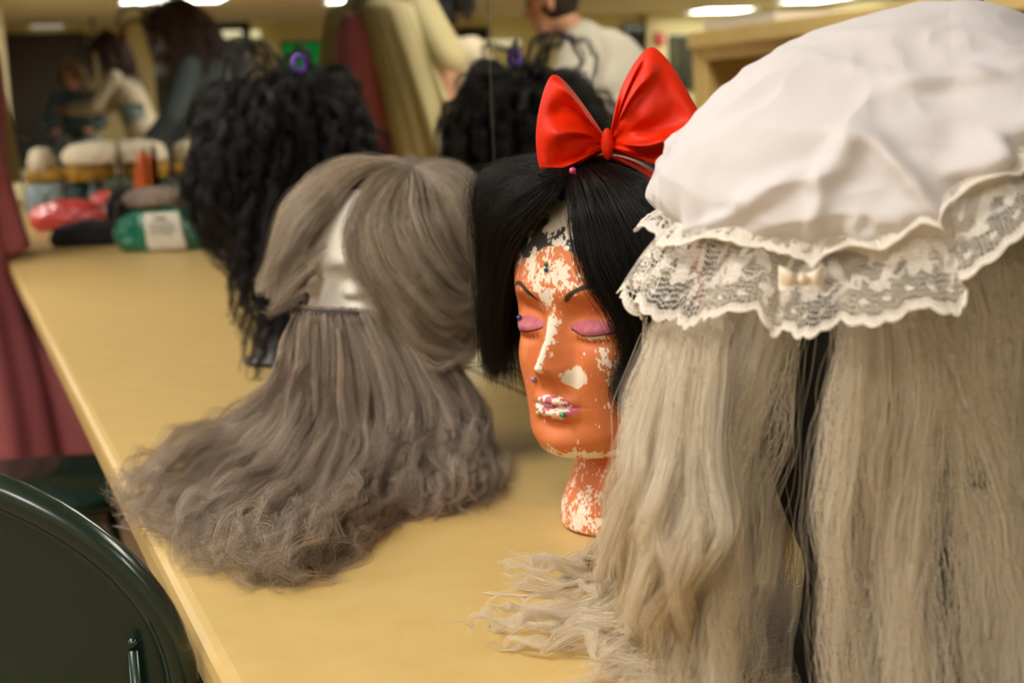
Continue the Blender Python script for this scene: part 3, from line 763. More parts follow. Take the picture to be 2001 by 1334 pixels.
# loops standing up on the crown
lp = []
for k in range(34):
    a0 = rg.uniform(0, 2 * PI); rr = rg.uniform(0, .07); b = cc + A([rr * math.cos(a0), rr * math.sin(a0), .10 - .3 * rr])
    a1 = rg.uniform(0, 2 * PI); dv = A([math.cos(a1), math.sin(a1), 0]); hgt = rg.uniform(.008, .024); wd = rg.uniform(.02, .05)
    t = np.linspace(0, 1, 40)[:, None]
    lp.append(b + dv * wd * (t - .5) * 1.6 + EZ * hgt * np.sin(PI * t * 1.15))
G = np.concatenate([Gc, Gk, A(lp)])
G = G[np.all(G[:, :, 0] < MX - .012, axis=1)]
P = locks(G, 34, .005, .0055, .0016, wave=(.0066, .036), frizz=.0008, frizz_len=.014, lenvar=.35, seed=34, wpow=.35, wrand=.30)
P[..., 0] = np.minimum(P[..., 0], MX - .004); P[..., 2] = np.maximum(P[..., 2], ON)
tint = np.repeat(rg.random(len(G)), 34) * .6 + rg.random(len(P)) * .4
hair('hair', P, .00017, M_crimp, cw, tint)
skull_cap(KH, M_blackfoam, cw, lambda u, z, w: (z > .2) | ((w < .03) & (z > .09)), .004, 2)
# purple tie on top
tp = atd(586, 124, 2.16)
t = thing('hair_tie', 'purple hair tie on top of the black crimped wig', 'hair tie', tp)
bm = bmesh.new(); a = np.linspace(0, 2 * PI, 25)[:-1]
tube(bm, [tp + ER * .009 * math.cos(x) + EZ * .011 * math.sin(x) - EA * .002 * math.sin(2 * x) for x in np.append(a, a[:1])], .0045, 10, False)
obj('band', bm, mat('purple elastic', (104, 62, 168), .55), t, smooth=True)

# ---- white hair under the lace cap
M_pale = hair_mat('pale blond synthetic hair', (206, 190, 164), (250, 243, 228), .42, .4, .35)
ww = thing('wig', 'long frizzy pale blond wig hanging below the white lace cap', 'wig', WB + EZ * .28)
rg = np.random.default_rng(41); n = 760
al = np.radians(rg.uniform(-175, 185, n)); front = np.cos(al)
gap = math.radians(39)
da = al - gap
keep = np.abs(da) > math.radians(9.5)
al = al[keep]; da = da[keep]; n = len(al)
out = -EA[None] * np.cos(al)[:, None] - ER[None] * np.sin(al)[:, None]
tang = EA[None] * np.sin(al)[:, None] - ER[None] * np.cos(al)[:, None]      # toward larger angles
rz = rg.uniform(.225, .285, n); rr_ = np.where(rz > .26, .075, .088)
roots = WB + out * rr_[:, None] + EZ * rz[:, None]
left = (al > gap) & (al < 2.6)
comb = np.sign(da) * .34 * gs(da, math.radians(40)) 
d0 = unit(out * .25 + tang * comb[:, None] * 1.0 - EZ * .7 + rg.normal(size=(n, 3)) * .10)
side = left & (al > 1.35)
L = np.where(side, rg.uniform(.22, .30, n), np.where(left, rg.uniform(.30, .44, n), rg.uniform(.34, .50, n)))
bias = np.where(side[:, None], (-ER * .55 + EA * .42)[None], (-EA * .40 - ER * .12)[None])
we = [(WB + EZ * .19, A([.088, .088, .115])), (WB + EZ * .06, A([.075, .075, .12]))]
def drag(p, d, s):
    nz = np.stack([vnoise(p * 42, 71), vnoise(p * 42, 72), vnoise(p * 42, 73)], -1) - .5
    return nz * .20 + out * .004 + np.where(left[:, None], -ER * .012, ER * 0)
Gw = flow(roots, d0, L, 54, .16, we, zf=CT + .002 + .035 * rg.random(n) ** 2, center=WB, out=.30, bias=bias, drag=drag)
Gw = Gw[np.all(Gw[:, :, 0] < MX - .012, axis=1) & ~(((Gw[:, -1] - WB) @ ER < -.20))]
# tails of hair trailing over the counter, left of the head
KT = [KP((1290, 640, .86), (1250, 800, .86), (1215, 960, .875), (1150, 1085), (1080, 1110), (1010, 1100)),
      KP((1310, 640, .84), (1280, 820, .83), (1250, 990, .84), (1180, 1120), (1080, 1135), (985, 1125)),
      KP((1330, 640, .83), (1300, 860, .81), (1270, 1040, .815), (1200, 1190), (1120, 1190), (1020, 1180), (965, 1195)),
      KP((1350, 640, .82), (1320, 880, .80), (1290, 1080, .80), (1210, 1235), (1130, 1215), (1040, 1240), (985, 1225), (930, 1248)),
      KP((1380, 640, .81), (1350, 900, .79), (1320, 1120, .785), (1270, 1260), (1220, 1270), (1130, 1250)),
      KP((1400, 640, .80), (1380, 920, .78), (1360, 1140, .77), (1310, 1300), (1250, 1290), (1230, 1334))]
Gt, _ = between(KT, 34, 54, .006, seed=43)
G = Gw
P = locks(G, 30, .006, .0068, .0050, wave=(.0050, .075), frizz=.0024, frizz_len=.026, ells=we, zf=ON, lenvar=.40, seed=44, wpow=.7, wrand=.7, coh=(14, EA))
P[..., 0] = np.minimum(P[..., 0], MX - .004)
tint = np.repeat(np.clip(rg.normal(.5, .25, len(G)), 0, 1), 30) * .5 + rg.random(len(P)) * .5
P2 = locks(Gt, 60, .006, .0032, .0008, wave=(.0085, .095), frizz=.0006, frizz_len=.03, ells=we, zf=ON, lenvar=.45, seed=46, wpow=.7, wrand=.18, coh=(30, EZ))
P = np.concatenate([P, P2]); tint = np.concatenate([tint, rg.random(len(P2)) * .6 + .25])
hair('hair', P, .00011, M_pale, ww, tint, taper=.6)
# loose flyaway hairs
P = locks(G[::3], 11, .014, .024, .026, wave=(.006, .06), frizz=.006, frizz_len=.03, ells=we, zf=ON, lenvar=.5, seed=45, wrand=2.0)
P[..., 0] = np.minimum(P[..., 0], MX - .004)
o = hair('flyaway_hair', P, .00007, M_pale, ww, None, taper=.8)
skull_cap(WH, mat('pale wig netting', (150, 136, 116), .8), ww, lambda u, z, w: z > .235, .004, 2)
# ------------------------------------------------------------------ white lace mob cap
M_cloth = mat('white cotton', (210, 205, 205), .8, spec=.2, sheen=.15, bump=(1400, .10, .0004))
M_edge = mat('white lace cord', (236, 228, 218), .8, spec=.2)
def lace_mat():
    m = mat('white lace net', (234, 226, 214), .85, spec=.15)
    nt = m.node_tree; N = nt.nodes; L = nt.links; b = N['Principled BSDF']
    uv = N.new('ShaderNodeUVMap'); uv.uv_map = 'UVMap'
    vo = N.new('ShaderNodeTexVoronoi'); vo.feature = 'DISTANCE_TO_EDGE'; vo.voronoi_dimensions = '2D'; vo.inputs['Scale'].default_value = 360; vo.inputs['Randomness'].default_value = .55
    L.new(uv.outputs[0], vo.inputs['Vector'])
    lt = N.new('ShaderNodeMath'); lt.operation = 'LESS_THAN'; lt.inputs[1].default_value = .085; L.new(vo.outputs['Distance'], lt.inputs[0])
    at = N.new('ShaderNodeAttribute'); at.attribute_name = 'dense'
    wv = N.new('ShaderNodeTexWave'); wv.inputs['Scale'].default_value = 420; wv.inputs['Distortion'].default_value = 1.0; L.new(uv.outputs[0], wv.inputs['Vector'])
    mr = N.new('ShaderNodeMapRange'); mr.inputs['From Min'].default_value = 0; mr.inputs['From Max'].default_value = 1; mr.inputs['To Min'].default_value = .50; mr.inputs['To Max'].default_value = 1.0
    L.new(wv.outputs['Fac'], mr.inputs['Value'])
    mu = N.new('ShaderNodeMath'); mu.operation = 'MULTIPLY'; L.new(at.outputs['Fac'], mu.inputs[0]); L.new(mr.outputs[0], mu.inputs[1])
    mx = N.new('ShaderNodeMath'); mx.operation = 'MAXIMUM'; L.new(lt.outputs[0], mx.inputs[0]); L.new(mu.outputs[0], mx.inputs[1])
    cl = N.new('ShaderNodeMath'); cl.operation = 'MULTIPLY'; cl.inputs[1].default_value = .93; L.new(mx.outputs[0], cl.inputs[0])
    L.new(cl.outputs[0], b.inputs['Alpha'])
    return m
cap = thing('mob_cap', 'white cotton mob cap with a gathered lace frill over the pale blond wig', 'cap', WB + EZ * .28)
CB = WB
NA, NT = 560, 150
al = np.linspace(0, 2 * PI, NA, endpoint=False)
tt = np.linspace(0, 1, NT)
prof = catmull([(.84, .262), (.94, .268), (1.0, .286), (.965, .304), (.90, .318), (.78, .338), (.60, .359), (.43, .3735), (.25, .385), (.10, .392), (.0, .394)], NT)
rho, zz = prof[:, 0], prof[:, 1]
AL, TT = np.meshgrid(al, tt)
RH = rho[:, None] * np.ones_like(AL)
Rr = .1325 * RH
lowz = sstep(.25, 0, TT)
tilt = .016 * np.sin(-AL) * np.clip(1 - TT * 1.5, 0, 1)        # ring rises toward the right of the view
Z0 = zz[:, None] + np.where(np.sin(AL) < 0, .018 * -np.sin(AL), .012 * np.sin(AL)) * (1 - TT) + .050 * sstep(.06, -.36, (AL + PI) % (2 * PI) - PI) * sstep(-2.9, -1.5, (AL + PI) % (2 * PI) - PI) * np.clip(1 - TT * 1.6, 0, 1)
rr0 = -np.sin(AL) * Rr + .031 * (1 - RH) * sstep(.1, .5, TT)
aa0 = -np.cos(AL) * Rr * .97
q = np.stack([rr0, aa0, Z0], -1)
rid = lambda s, sc: 1 - np.abs(2 * vnoise(q * sc, s) - 1)
w1 = vnoise(q * 9, 100) - .5
q2 = q + .03 * np.stack([vnoise(q * 14, 101) - .5, vnoise(q * 14, 102) - .5, vnoise(q * 14, 103) - .5], -1)
r1 = 1 - np.abs(2 * vnoise(q2 * A([16, 16, 26]), 104) - 1)
r2 = 1 - np.abs(2 * vnoise(q2 * A([34, 30, 44]), 105) - 1)
r3 = 1 - np.abs(2 * vnoise(q2 * 70, 106) - 1)
gath = np.sin(AL * 29 + 3 * np.sin(AL * 5) + 6 * vnoise(q * 12, 107)) * np.exp(-(TT / .16) ** 2)
def fold(px0, py0, px1, py1, wdt, amp, d=.79):
    """a crease between two points of the cloth"""
    b0, b1 = atd(px0, py0, d) - CB, atd(px1, py1, d) - CB
    A0 = A([b0 @ ER, b0[2]]); A1 = A([b1 @ ER, b1[2]])
    pt = np.stack([rr0, Z0], -1); e = A1 - A0; Ln = np.linalg.norm(e); e = e / Ln
    s = ((pt - A0) @ e); n_ = (pt - A0) @ A([-e[1], e[0]])
    env = sstep(-.12, .25, s / Ln) * sstep(1.12, .75, s / Ln) * (aa0 < .02)
    return 1.35 * amp * np.exp(-(n_ / wdt) ** 2) * env
disp = .0085 * (r1 - .5) + .0042 * (r2 - .5) * sstep(.9, .4, TT) + .0012 * (r3 - .5) + .0034 * gath + .007 * w1 + .0035 * (1 - np.abs(2 * vnoise(q2 * A([22, 22, 60]) + 5, 108) - 1) - .5)
disp *= sstep(1.0, .8, TT) * .85 + .15
disp += fold(1655, 250, 1560, 360, .006, .0055) + fold(1655, 250, 1790, 430, .0055, .0060) + fold(1720, 158, 1925, 150, .004, .0045)
disp += fold(1420, 400, 1545, 330, .004, .0040) + fold(1330, 480, 1520, 360, .004, .0030) + fold(1560, 480, 1580, 330, .004, .0038)
disp += fold(1900, 280, 1800, 350, .008, .0080) + fold(1620, 450, 1740, 400, .007, .0055) + fold(1390, 250, 1560, 130, .004, .0025) - fold(1800, 330, 1860, 400, .006, .006) - fold(1640, 420, 1700, 440, .005, .005)
Pc = CB + rr0[..., None] * ER + aa0[..., None] * EA + Z0[..., None] * EZ
cen = CB + EZ * .30
nr_ = unit(Pc - cen - EZ * 0)
Pc = Pc + nr_ * disp[..., None]
Pc[..., 0] = np.minimum(Pc[..., 0], MX - .006)
vv = Pc.reshape(-1, 3)
crown = mesh_np('crown', vv, [f[::-1] for f in grid_faces(NT, NA)], M_cloth, cap)
# lace frill
def sa_(a): return (a + PI) % (2 * PI) - PI
def frill(name, width, base_drop, seed, hang, NS=2600, NV=44, flute=46, amp=.5, rbase=.86, zoff=0, lift_right=True):
    rg = np.random.default_rng(seed)
    a = np.linspace(0, 2 * PI, NS, endpoint=False)
    ring_r = .1325 * rbase
    zr = .264 + .050 * sstep(.60, -.40, sa_(a)) * sstep(-2.9, -1.5, sa_(a)) + np.where(np.sin(a) < 0, .022 * -np.sin(a), .024 * np.sin(a)) + zoff
    ph = flute * a + 2.2 * np.interp((a / (2 * PI) * 40) % 40, np.arange(41), np.append(rg.uniform(-1, 1, 40), 0))
    v = np.linspace(0, 1, NV)
    sc = 92; arc = a / (2 * PI) * 1.75
    wl = width * (1 + .05 * np.abs(np.sin(a * 60)) + .12 * np.abs(np.sin(a * 17)) + .10 * np.sin(a * 5 + 1.3))
    fl = np.sin(ph) * amp
    # angle below the horizontal
    dn = np.radians(hang) + .30 * fl
    right = sstep(math.radians(2), math.radians(40), (-a + PI) % (2 * PI) - PI) if lift_right else 0 * a
    sa = (a + PI) % (2 * PI) - PI; rtm = sstep(.45, -.40, sa) * sstep(-2.6, -1.6, sa)
    if lift_right: dn = dn - rtm * math.radians(26)
    V_, A_ = np.meshgrid(v, a, indexing='ij')
    rad = ring_r + wl[None] * np.cumsum(np.cos(dn[None] - .35 * (1 - V_)), axis=0) / NV
    z = zr[None] - wl[None] * np.cumsum(np.sin(dn[None] - .35 * (1 - V_)), axis=0) / NV
    side = .0065 * np.cos(ph)[None] * V_ ** .8 
    rad = rad + .0055 * fl[None] * V_
    aw = A_ + side / .15
    r_ = -np.sin(aw) * rad; a_ = -np.cos(aw) * rad * .97
    Pf = CB + r_[..., None] * ER + a_[..., None] * EA + z[..., None] * EZ
    Pf[..., 0] = np.minimum(Pf[..., 0], MX - .003)
    f = grid_faces(NV, NS)
    o = mesh_np(name, Pf.reshape(-1, 3), [q[::-1] for q in f], lace_mat(), cap)
    me = o.data
    U, W = np.meshgrid(arc, v * width, indexing='xy')
    uvl = me.uv_layers.new(name='UVMap')
    idx = np.zeros(len(me.loops), np.int32); me.loops.foreach_get('vertex_index', idx)
    uu = U.ravel()[idx].copy(); ww_ = W.ravel()[idx]
    # keep the seam face from wrapping
    uu4 = uu.reshape(-1, 4); uu4[(uu4.max(1) - uu4.min(1)) > 1] = np.where(uu4[(uu4.max(1) - uu4.min(1)) > 1] < .5, uu4[(uu4.max(1) - uu4.min(1)) > 1] + 1.75, uu4[(uu4.max(1) - uu4.min(1)) > 1])
    uvl.data.foreach_set('uv', np.stack([uu4.ravel(), ww_], -1).astype(np.float32).ravel())
    # woven motifs
    D = np.zeros_like(U)
    D = np.maximum(D, sstep(width - .0042, width - .0036, W))                      # solid scalloped border
    D = np.maximum(D, sstep(.0022, .0016, W))
    per = 1.75 / 46; k = (U / per) % 1; cell = np.floor(U / per)
    # zigzag chain with little squares
    zc = width * .60 + .0022 * np.sin(U / per * 2 * PI * 2)
    D = np.maximum(D, sstep(.00085, .0005, np.abs(W - zc)) * ((cell % 5) < 4))
    x = (k - .5) * per; y = W - width * .60
    sq = np.maximum(np.abs(x), np.abs(y)); D = np.maximum(D, (np.abs(sq - .0030) < .0009) * ((cell % 2) < 1)); D = np.where((sq < .0020) & ((cell % 2) < 1), .15, D)
    # flowers with petals
    per2 = 1.75 / 19; k2 = (U / per2) % 1; x = (k2 - .5) * per2; y = W - width * .47
    ang = np.arctan2(y, x); rad2 = np.hypot(x, y)
    petal = .0125 * (.55 + .45 * np.abs(np.cos(2.5 * ang + .6)))
    D = np.maximum(D, .8 * sstep(petal + .0005, petal - .0005, rad2)); D = np.where(np.abs(rad2 - petal) < .0007, 1, D)
    D = np.where(rad2 < .0026, 1, D)
    # leaves and dots between the flowers
    for (ox, oy, th, la, lb) in ((.020, .0, .7, .011, .0038), (-.021, -.004, -.6, .010, .0034), (.030, .010, -.2, .007, .0024), (-.031, .012, .4, .007, .0024), (.036, -.010, 1.2, .008, .0028)):
        xx = x - ox; yy = y - oy; xr = xx * math.cos(th) + yy * math.sin(th); yr = -xx * math.sin(th) + yy * math.cos(th)
        e = (xr / la) ** 2 + (yr / lb) ** 2
        D = np.maximum(D, .75 * sstep(1.08, .92, e)); D = np.where(np.abs(e - 1) < .22, 1, D)
    per3 = 1.75 / 110; x = ((U / per3) % 1 - .5) * per3; y = W - width * .80
    D = np.maximum(D, sstep(1.2, .8, np.hypot(x / .0028, y / .0014)))
    at = me.attributes.new('dense', 'FLOAT', 'POINT'); at.data.foreach_set('value', D.astype(np.float32).ravel())
    # hem cord
    bm = bmesh.new(); hem = Pf[-1][::3]
    hem = np.vstack([hem, hem[:1]])
    tube(bm, hem, .0005, 5, False)
    obj('scalloped_edging', bm, M_edge, o, smooth=True)
    mid = Pf[int(NV * .60)][::4]; 
    return o, Pf
fr1, PF = frill('lace_frill', .054, 0, 5, 64, flute=15, amp=.42)
fr2, PF2 = frill('lace_frill', .026, 0, 8, 40, NS=2000, NV=30, flute=13, amp=.5, rbase=.885, zoff=.004)
# satin bow stitched on the frill
bc = atd(1566, 545, .742)
bm = bmesh.new()
for sx in (-1, 1):
    ring = []
    for k in range(9):
        t = k / 8; wd = .0022 + .0040 * t; c0 = bc + ER * sx * (.0015 + .0095 * t) - EA * .003 * math.sin(PI * t) + EZ * .001 * t
        ring.append([bm.verts.new(V3(c0 + EZ * wd * y - EA * .0022 * math.sin(PI * t) * (1 - y * y) * f)) for f in (1, -1) for y in ((-1, -.5, 0, .5, 1) if f > 0 else (1, .5, 0, -.5, -1))])
    for p, q_ in zip(ring[:-1], ring[1:]):
        for j in range(10): bm.faces.new([p[j], p[(j + 1) % 10], q_[(j + 1) % 10], q_[j]])
    bm.faces.new(ring[-1]); bm.faces.new(ring[0][::-1])
ball(bm, bc - EA * .003, .0028, 12, (1, 1, 1.2))
o = obj('ribbon_bow', bm, mat('cream satin ribbon', (226, 210, 188), .4), cap, smooth=True)

# ------------------------------------------------------------------ red bow headband
M_satin = mat('red satin', (222, 40, 2), .5, spec=.2, sheen=0)
hb = thing('bow_headband', 'shiny red satin bow on a headband over the black bob', 'headband', OB + EZ * .30)
def lobe(outline, knot, name, depth0, tilt_r, thick, seed, folds):
    """a stuffed satin loop: outline (px,py) from one side of the knot round to the other"""
    NO, NS = 120, 40
    O2 = catmull([(x, y, 0) for x, y in outline], NO)[:, :2]
    k = A(knot, float)
    V = []
    rg = np.random.default_rng(seed)
    S_, T_ = np.meshgrid(np.linspace(0, 1, NS), np.linspace(0, 1, NO), indexing='ij')
    kw = np.linspace(-1, 1, NO)                                     # width at the knot
    base = k[None] + np.stack([0 * kw, 0 * kw], -1) + (O2 - k) * .045
    pt = base[None] * (1 - S_[..., None]) + O2[None] * S_[..., None]
    dep = depth0 + tilt_r * (pt[..., 0] - k[0]) / 100
    prof = np.sin(PI * np.clip(S_, 0, 1) ** .8) ** .75 * np.sin(PI * np.clip(T_, 0.0, 1)) ** .5
    fd = np.zeros_like(S_)
    for (t0, wd, am, s0, s1) in folds:
        fd += 1.6 * am * np.exp(-((T_ - t0 - .03 * np.sin(S_ * 5 + t0 * 9)) / (wd * (.35 + S_))) ** 2) * sstep(s0 - .1, s0 + .1, S_) * sstep(s1 + .12, s1 - .12, S_)
    nz = np.stack([pt[..., 0] / 38., pt[..., 1] / 38., S_ * 0 + seed], -1)
    fd += .0035 * (vnoise(nz, seed) - .5) + .0018 * (vnoise(nz * 2.3, seed + 1) - .5)
    fd += .0016 * np.sin(T_ * 34 + seed) * np.exp(-(S_ / .35) ** 2)
    fd *= np.minimum(1, 6 * (1 - S_)) * np.minimum(1, 8 * np.minimum(T_, 1 - T_))
    rays = np.stack([[M3 @ A([x - CX, y - CY, F_]) / F_ for x, y in row] for row in pt])
    ctr = CAM + rays * dep[..., None]
    nv = -unit(rays)
    fr = ctr + nv * (thick * prof + fd)[..., None]; bk = ctr - nv * (thick * .8 * prof + .0006)[..., None]
    v = np.vstack([fr.reshape(-1, 3), bk.reshape(-1, 3)]); n = NS * NO
    f = [q for q in grid_faces(NS, NO, False)] + [tuple(n + i for i in q[::-1]) for q in grid_faces(NS, NO, False)]
    for j in range(NO - 1): f.append(((NS - 1) * NO + j, (NS - 1) * NO + j + 1, n + (NS - 1) * NO + j + 1, n + (NS - 1) * NO + j))
    for i in range(NS - 1):
        f.append((i * NO, (i + 1) * NO, n + (i + 1) * NO, n + i * NO)); f.append(((i + 1) * NO + NO - 1, i * NO + NO - 1, n + i * NO + NO - 1, n + (i + 1) * NO + NO - 1))
    for j in range(NO - 1): f.append((j + 1, j, n + j, n + j + 1))
    o = mesh_np(name, v, f, M_satin, hb)
    bm = bmesh.new(); bm.from_mesh(o.data); bmesh.ops.recalc_face_normals(bm, faces=bm.faces); bm.to_mesh(o.data); bm.free()
    return o
KN = (1187, 282)
lobe([(1180, 264), (1160, 232), (1130, 190), (1105, 160), (1085, 146), (1070, 158), (1055, 205), (1048, 250), (1048, 290), (1054, 328), (1062, 341), (1085, 341), (1110, 334), (1140, 318), (1165, 304), (1181, 296)], KN, 'bow_loop', 1.225, .016, .017, 11,
     [(.28, .035, .0060, .25, .85), (.36, .03, -.006, .25, .8), (.44, .04, .0055, .2, .8), (.60, .05, -.0040, .3, .8), (.72, .045, .0045, .15, .9), (.86, .05, .0035, .2, .9)])
lobe([(1195, 262), (1200, 220), (1212, 176), (1235, 130), (1258, 100), (1274, 92), (1292, 103), (1320, 138), (1350, 190), (1370, 236), (1345, 275), (1318, 310), (1298, 327), (1262, 316), (1225, 306), (1196, 296)], KN, 'bow_loop', 1.215, -.022, .021, 12,
     [(.16, .03, .0050, .2, .8), (.30, .03, -.006, .25, .8), (.38, .035, .0065, .25, .85), (.55, .05, -.005, .3, .85), (.66, .04, .0070, .2, .85), (.80, .05, -.004, .2, .8), (.90, .04, .0040, .1, .9)])
kc = atd(KN[0], KN[1], 1.205)
bm = bmesh.new(); ball(bm, kc, .0085, 24, (.62, .62, 1.5))
o = obj('knot', bm, M_satin, hb, smooth=True)
bm = bmesh.new(); pts = []
for a in np.linspace(-1.75, 1.75, 60):
    pts.append(OB + EZ * .207 + OH['s'] * math.sin(a) * .0905 + EZ * math.cos(a) * .0985 + OH['f'] * .012)
rings = []
for i, p in enumerate(pts):
    t = unit(pts[min(i + 1, 59)] - pts[max(i - 1, 0)]); nn = np.cross(t, OH['f'])
    rings.append([bm.verts.new(V3(p + OH['f'] * x * .007 + nn * y * .0014)) for x, y in ((-1, -1), (1, -1), (1, 1), (-1, 1))])
for a, b in zip(rings[:-1], rings[1:]):
    for j in range(4): bm.faces.new([a[j], a[(j + 1) % 4], b[(j + 1) % 4], b[j]])
bm.faces.new(rings[0][::-1]); bm.faces.new(rings[-1])
obj('band', bm, M_satin, hb, smooth=True)

# ------------------------------------------------------------------ pins
def project(p):
    q_ = (A(p) - CAM) @ M3; return q_[..., 0] / q_[..., 2] * F_ + CX, q_[..., 1] / q_[..., 2] * F_ + CY, q_[..., 2]
_hx, _hy, _hz = project(OH['P'].reshape(-1, 3))
def on_head(px, py):
    e = (_hx - px) ** 2 + (_hy - py) ** 2 + np.maximum(0, _hz - 1.26) * 1e6
    i = np.argsort(e)[:40]; j = i[np.argmin(_hz[i])]
    p = OH['P'].reshape(-1, 3)[j]; return p, unit(p - (OB + EZ * p[2] - EZ * OB[2] - OH['f'] * .01))
M_pin = mat('steel pin', (190, 190, 190), .25, metal=1)
def pin(p, nrm, rgb, r, label):
    hd = p + nrm * (r * .9)
    t = thing('pin', label, 'pin', p, 'ball headed pins')
    bm = bmesh.new(); ball(bm, hd, r, 16)
    obj('pin_head', bm, mat('pearl pin head', rgb, .22, coat=.6), t, smooth=True)
    bm = bmesh.new(); tube(bm, [hd - nrm * r * .6, hd - nrm * .022], .0003, 6)
    obj('shaft', bm, M_pin, t, smooth=True)
p, q_ = atd(1121, 336, 1.168), unit(A([-.6, -.6, .5])); pin(p, q_, (214, 60, 128), .0027, 'pink ball pin stuck in the black bob under the red bow')
for (px, py, rgb, r, lab) in ((1018, 620, (30, 40, 120), .0024, 'dark blue ball pin beside the far pink eyelid'), (1066, 515, (40, 110, 50), .0017, 'green ball pin in the orange forehead'), (1067, 524, (24, 40, 96), .0018, 'blue ball pin just under the green one in the forehead'),
                              (1044, 741, (150, 110, 150), .0024, 'pale purple ball pin under the nose'), (1052, 806, (190, 190, 110), .0018, 'small yellow ball pin on the lower lip'), (1100, 811, (20, 140, 96), .0024, 'green ball pin at the corner of the lips')):
    p, q_ = on_head(px, py); pin(p, q_, rgb, r, lab)
# ------------------------------------------------------------------ chairs
M_chair = mat('dark green chair plastic', (22, 42, 34), .26, spec=.5, coat=.25)
M_chrome = mat('chair steel', (70, 84, 78), .28, metal=.9)
def chair(label, cpos, face, z_top=.885, a_=.205, b_=.158, parent=None):
    """cpos: foot point under the middle of the backrest; face: direction the sitter looks"""
    fd = A([face[0], face[1], 0.]); fd /= np.linalg.norm(fd); sd = np.cross(fd, EZ)
    t = thing('chair', label, 'chair', (cpos[0], cpos[1], 0))
    c = A([cpos[0], cpos[1], 0.]); zc = z_top - b_
    def pt(u, z, w): return c + sd * u + EZ * z + fd * (w - .035 * (1 - (u / a_) ** 2) + .10 * (zc - z) * .35)
    # outline: elliptical top, straight sides, rounded bottom
    ol = [(a_ * math.cos(x), zc + b_ * math.sin(x)) for x in np.linspace(0, PI, 41)] + [(-a_, zc - .06), (-a_ + .008, zc - .12)] + \
         [(-a_ + .03 + (a_ - .03) * k / 6, zc - .155 - .006 * math.sin(PI * k / 12)) for k in range(1, 7)] + [((a_ - .03) * k / 6, zc - .161 + .006 * k / 6) for k in range(1, 7)] + [(a_ - .008, zc - .12), (a_, zc - .06)]
    n = len(ol); NR = 14; cz = zc - .01
    bm = bmesh.new(); layers = []
    for off in (0.0, .006):
        rings = []
        for k in range(1, NR + 1):
            s = k / NR
            rings.append([bm.verts.new(V3(pt(u * s, cz + (z - cz) * s, off))) for u, z in ol])
        m = bm.verts.new(V3(pt(0, cz, off)))
        for j in range(n):
            bm.faces.new([m, rings[0][j], rings[0][(j + 1) % n]])
        for p, q in zip(rings[:-1], rings[1:]):
            for j in range(n): bm.faces.new([p[j], q[j], q[(j + 1) % n], p[(j + 1) % n]])
        layers.append(rings[-1])
    for j in range(n): bm.faces.new([layers[0][j], layers[0][(j + 1) % n], layers[1][(j + 1) % n], layers[1][j]])
    obj('backrest', bm, M_chair, t, smooth=True)
    bm = bmesh.new(); rim = [pt(u, z, .006) for u, z in ol]; rim.append(rim[0])
    tube(bm, rim, .0115, 12, False)
    obj('rim', bm, M_chair, t, smooth=True)
    zs = .455
    bm = bmesh.new(); sv = []
    for w_, hz in ((0, 0), (.008, .012), (.008, .022), (0, .030)):
        rr = []
        for x in np.linspace(0, 2 * PI, 48, endpoint=False):
            cx_, sx_ = math.cos(x), math.sin(x)
            rr.append(bm.verts.new(V3(c + fd * (.235 + (.215 + w_) * np.sign(cx_) * abs(cx_) ** .5) + sd * ((.205 + w_) * np.sign(sx_) * abs(sx_) ** .5) + EZ * (zs - .03 + hz - .012 * (1 - w_ * 100 * 1.2) * 0))))
        sv.append(rr)
    for p, q in zip(sv[:-1], sv[1:]):
        for j in range(48): bm.faces.new([p[j], p[(j + 1) % 48], q[(j + 1) % 48], q[j]])
    bm.faces.new(sv[0][::-1]); bm.faces.new(sv[-1])
    obj('seat', bm, M_chair, t, smooth=True)
    for s in (-1, 1):
        bm = bmesh.new()
        tube(bm, [pt(s * .184, zc + .03, -.010), pt(s * .184, zc - .05, -.012), pt(s * .180, zs + .05, -.01), c + sd * s * .19 + fd * .03 + EZ * (zs - .05), c + sd * s * .20 - fd * .04 + EZ * .012], [.004, .005, .0095, .0105, .0105], 12)
        obj('leg', bm, M_chrome, t, smooth=True)
        bm = bmesh.new()
        tube(bm, [c + sd * s * .17 + fd * .36 + EZ * (zs - .031), c + sd * s * .19 + fd * .42 + EZ * .012], .0105, 12)
        obj('leg', bm, M_chrome, t, smooth=True)
        bm = bmesh.new(); ball(bm, pt(s * .184, zc + .035, -.010), .004, 12)
        obj('bolt', bm, M_chrome, t, smooth=True)
    return t
cc_ = atd(-215, 880, 1.06)
chair('dark green plastic chair with a rounded back standing nearest the counter corner', cc_, unit(EA * .97 + ER * .25), z_top=float(cc_[2]))
q_ = onz(-75, 930, .46)
chair('dark green chair with its seat pushed under the counter beside the pink dress', q_ - A([.13, .02, 0]), A([.97, -.22, 0]), z_top=.80)

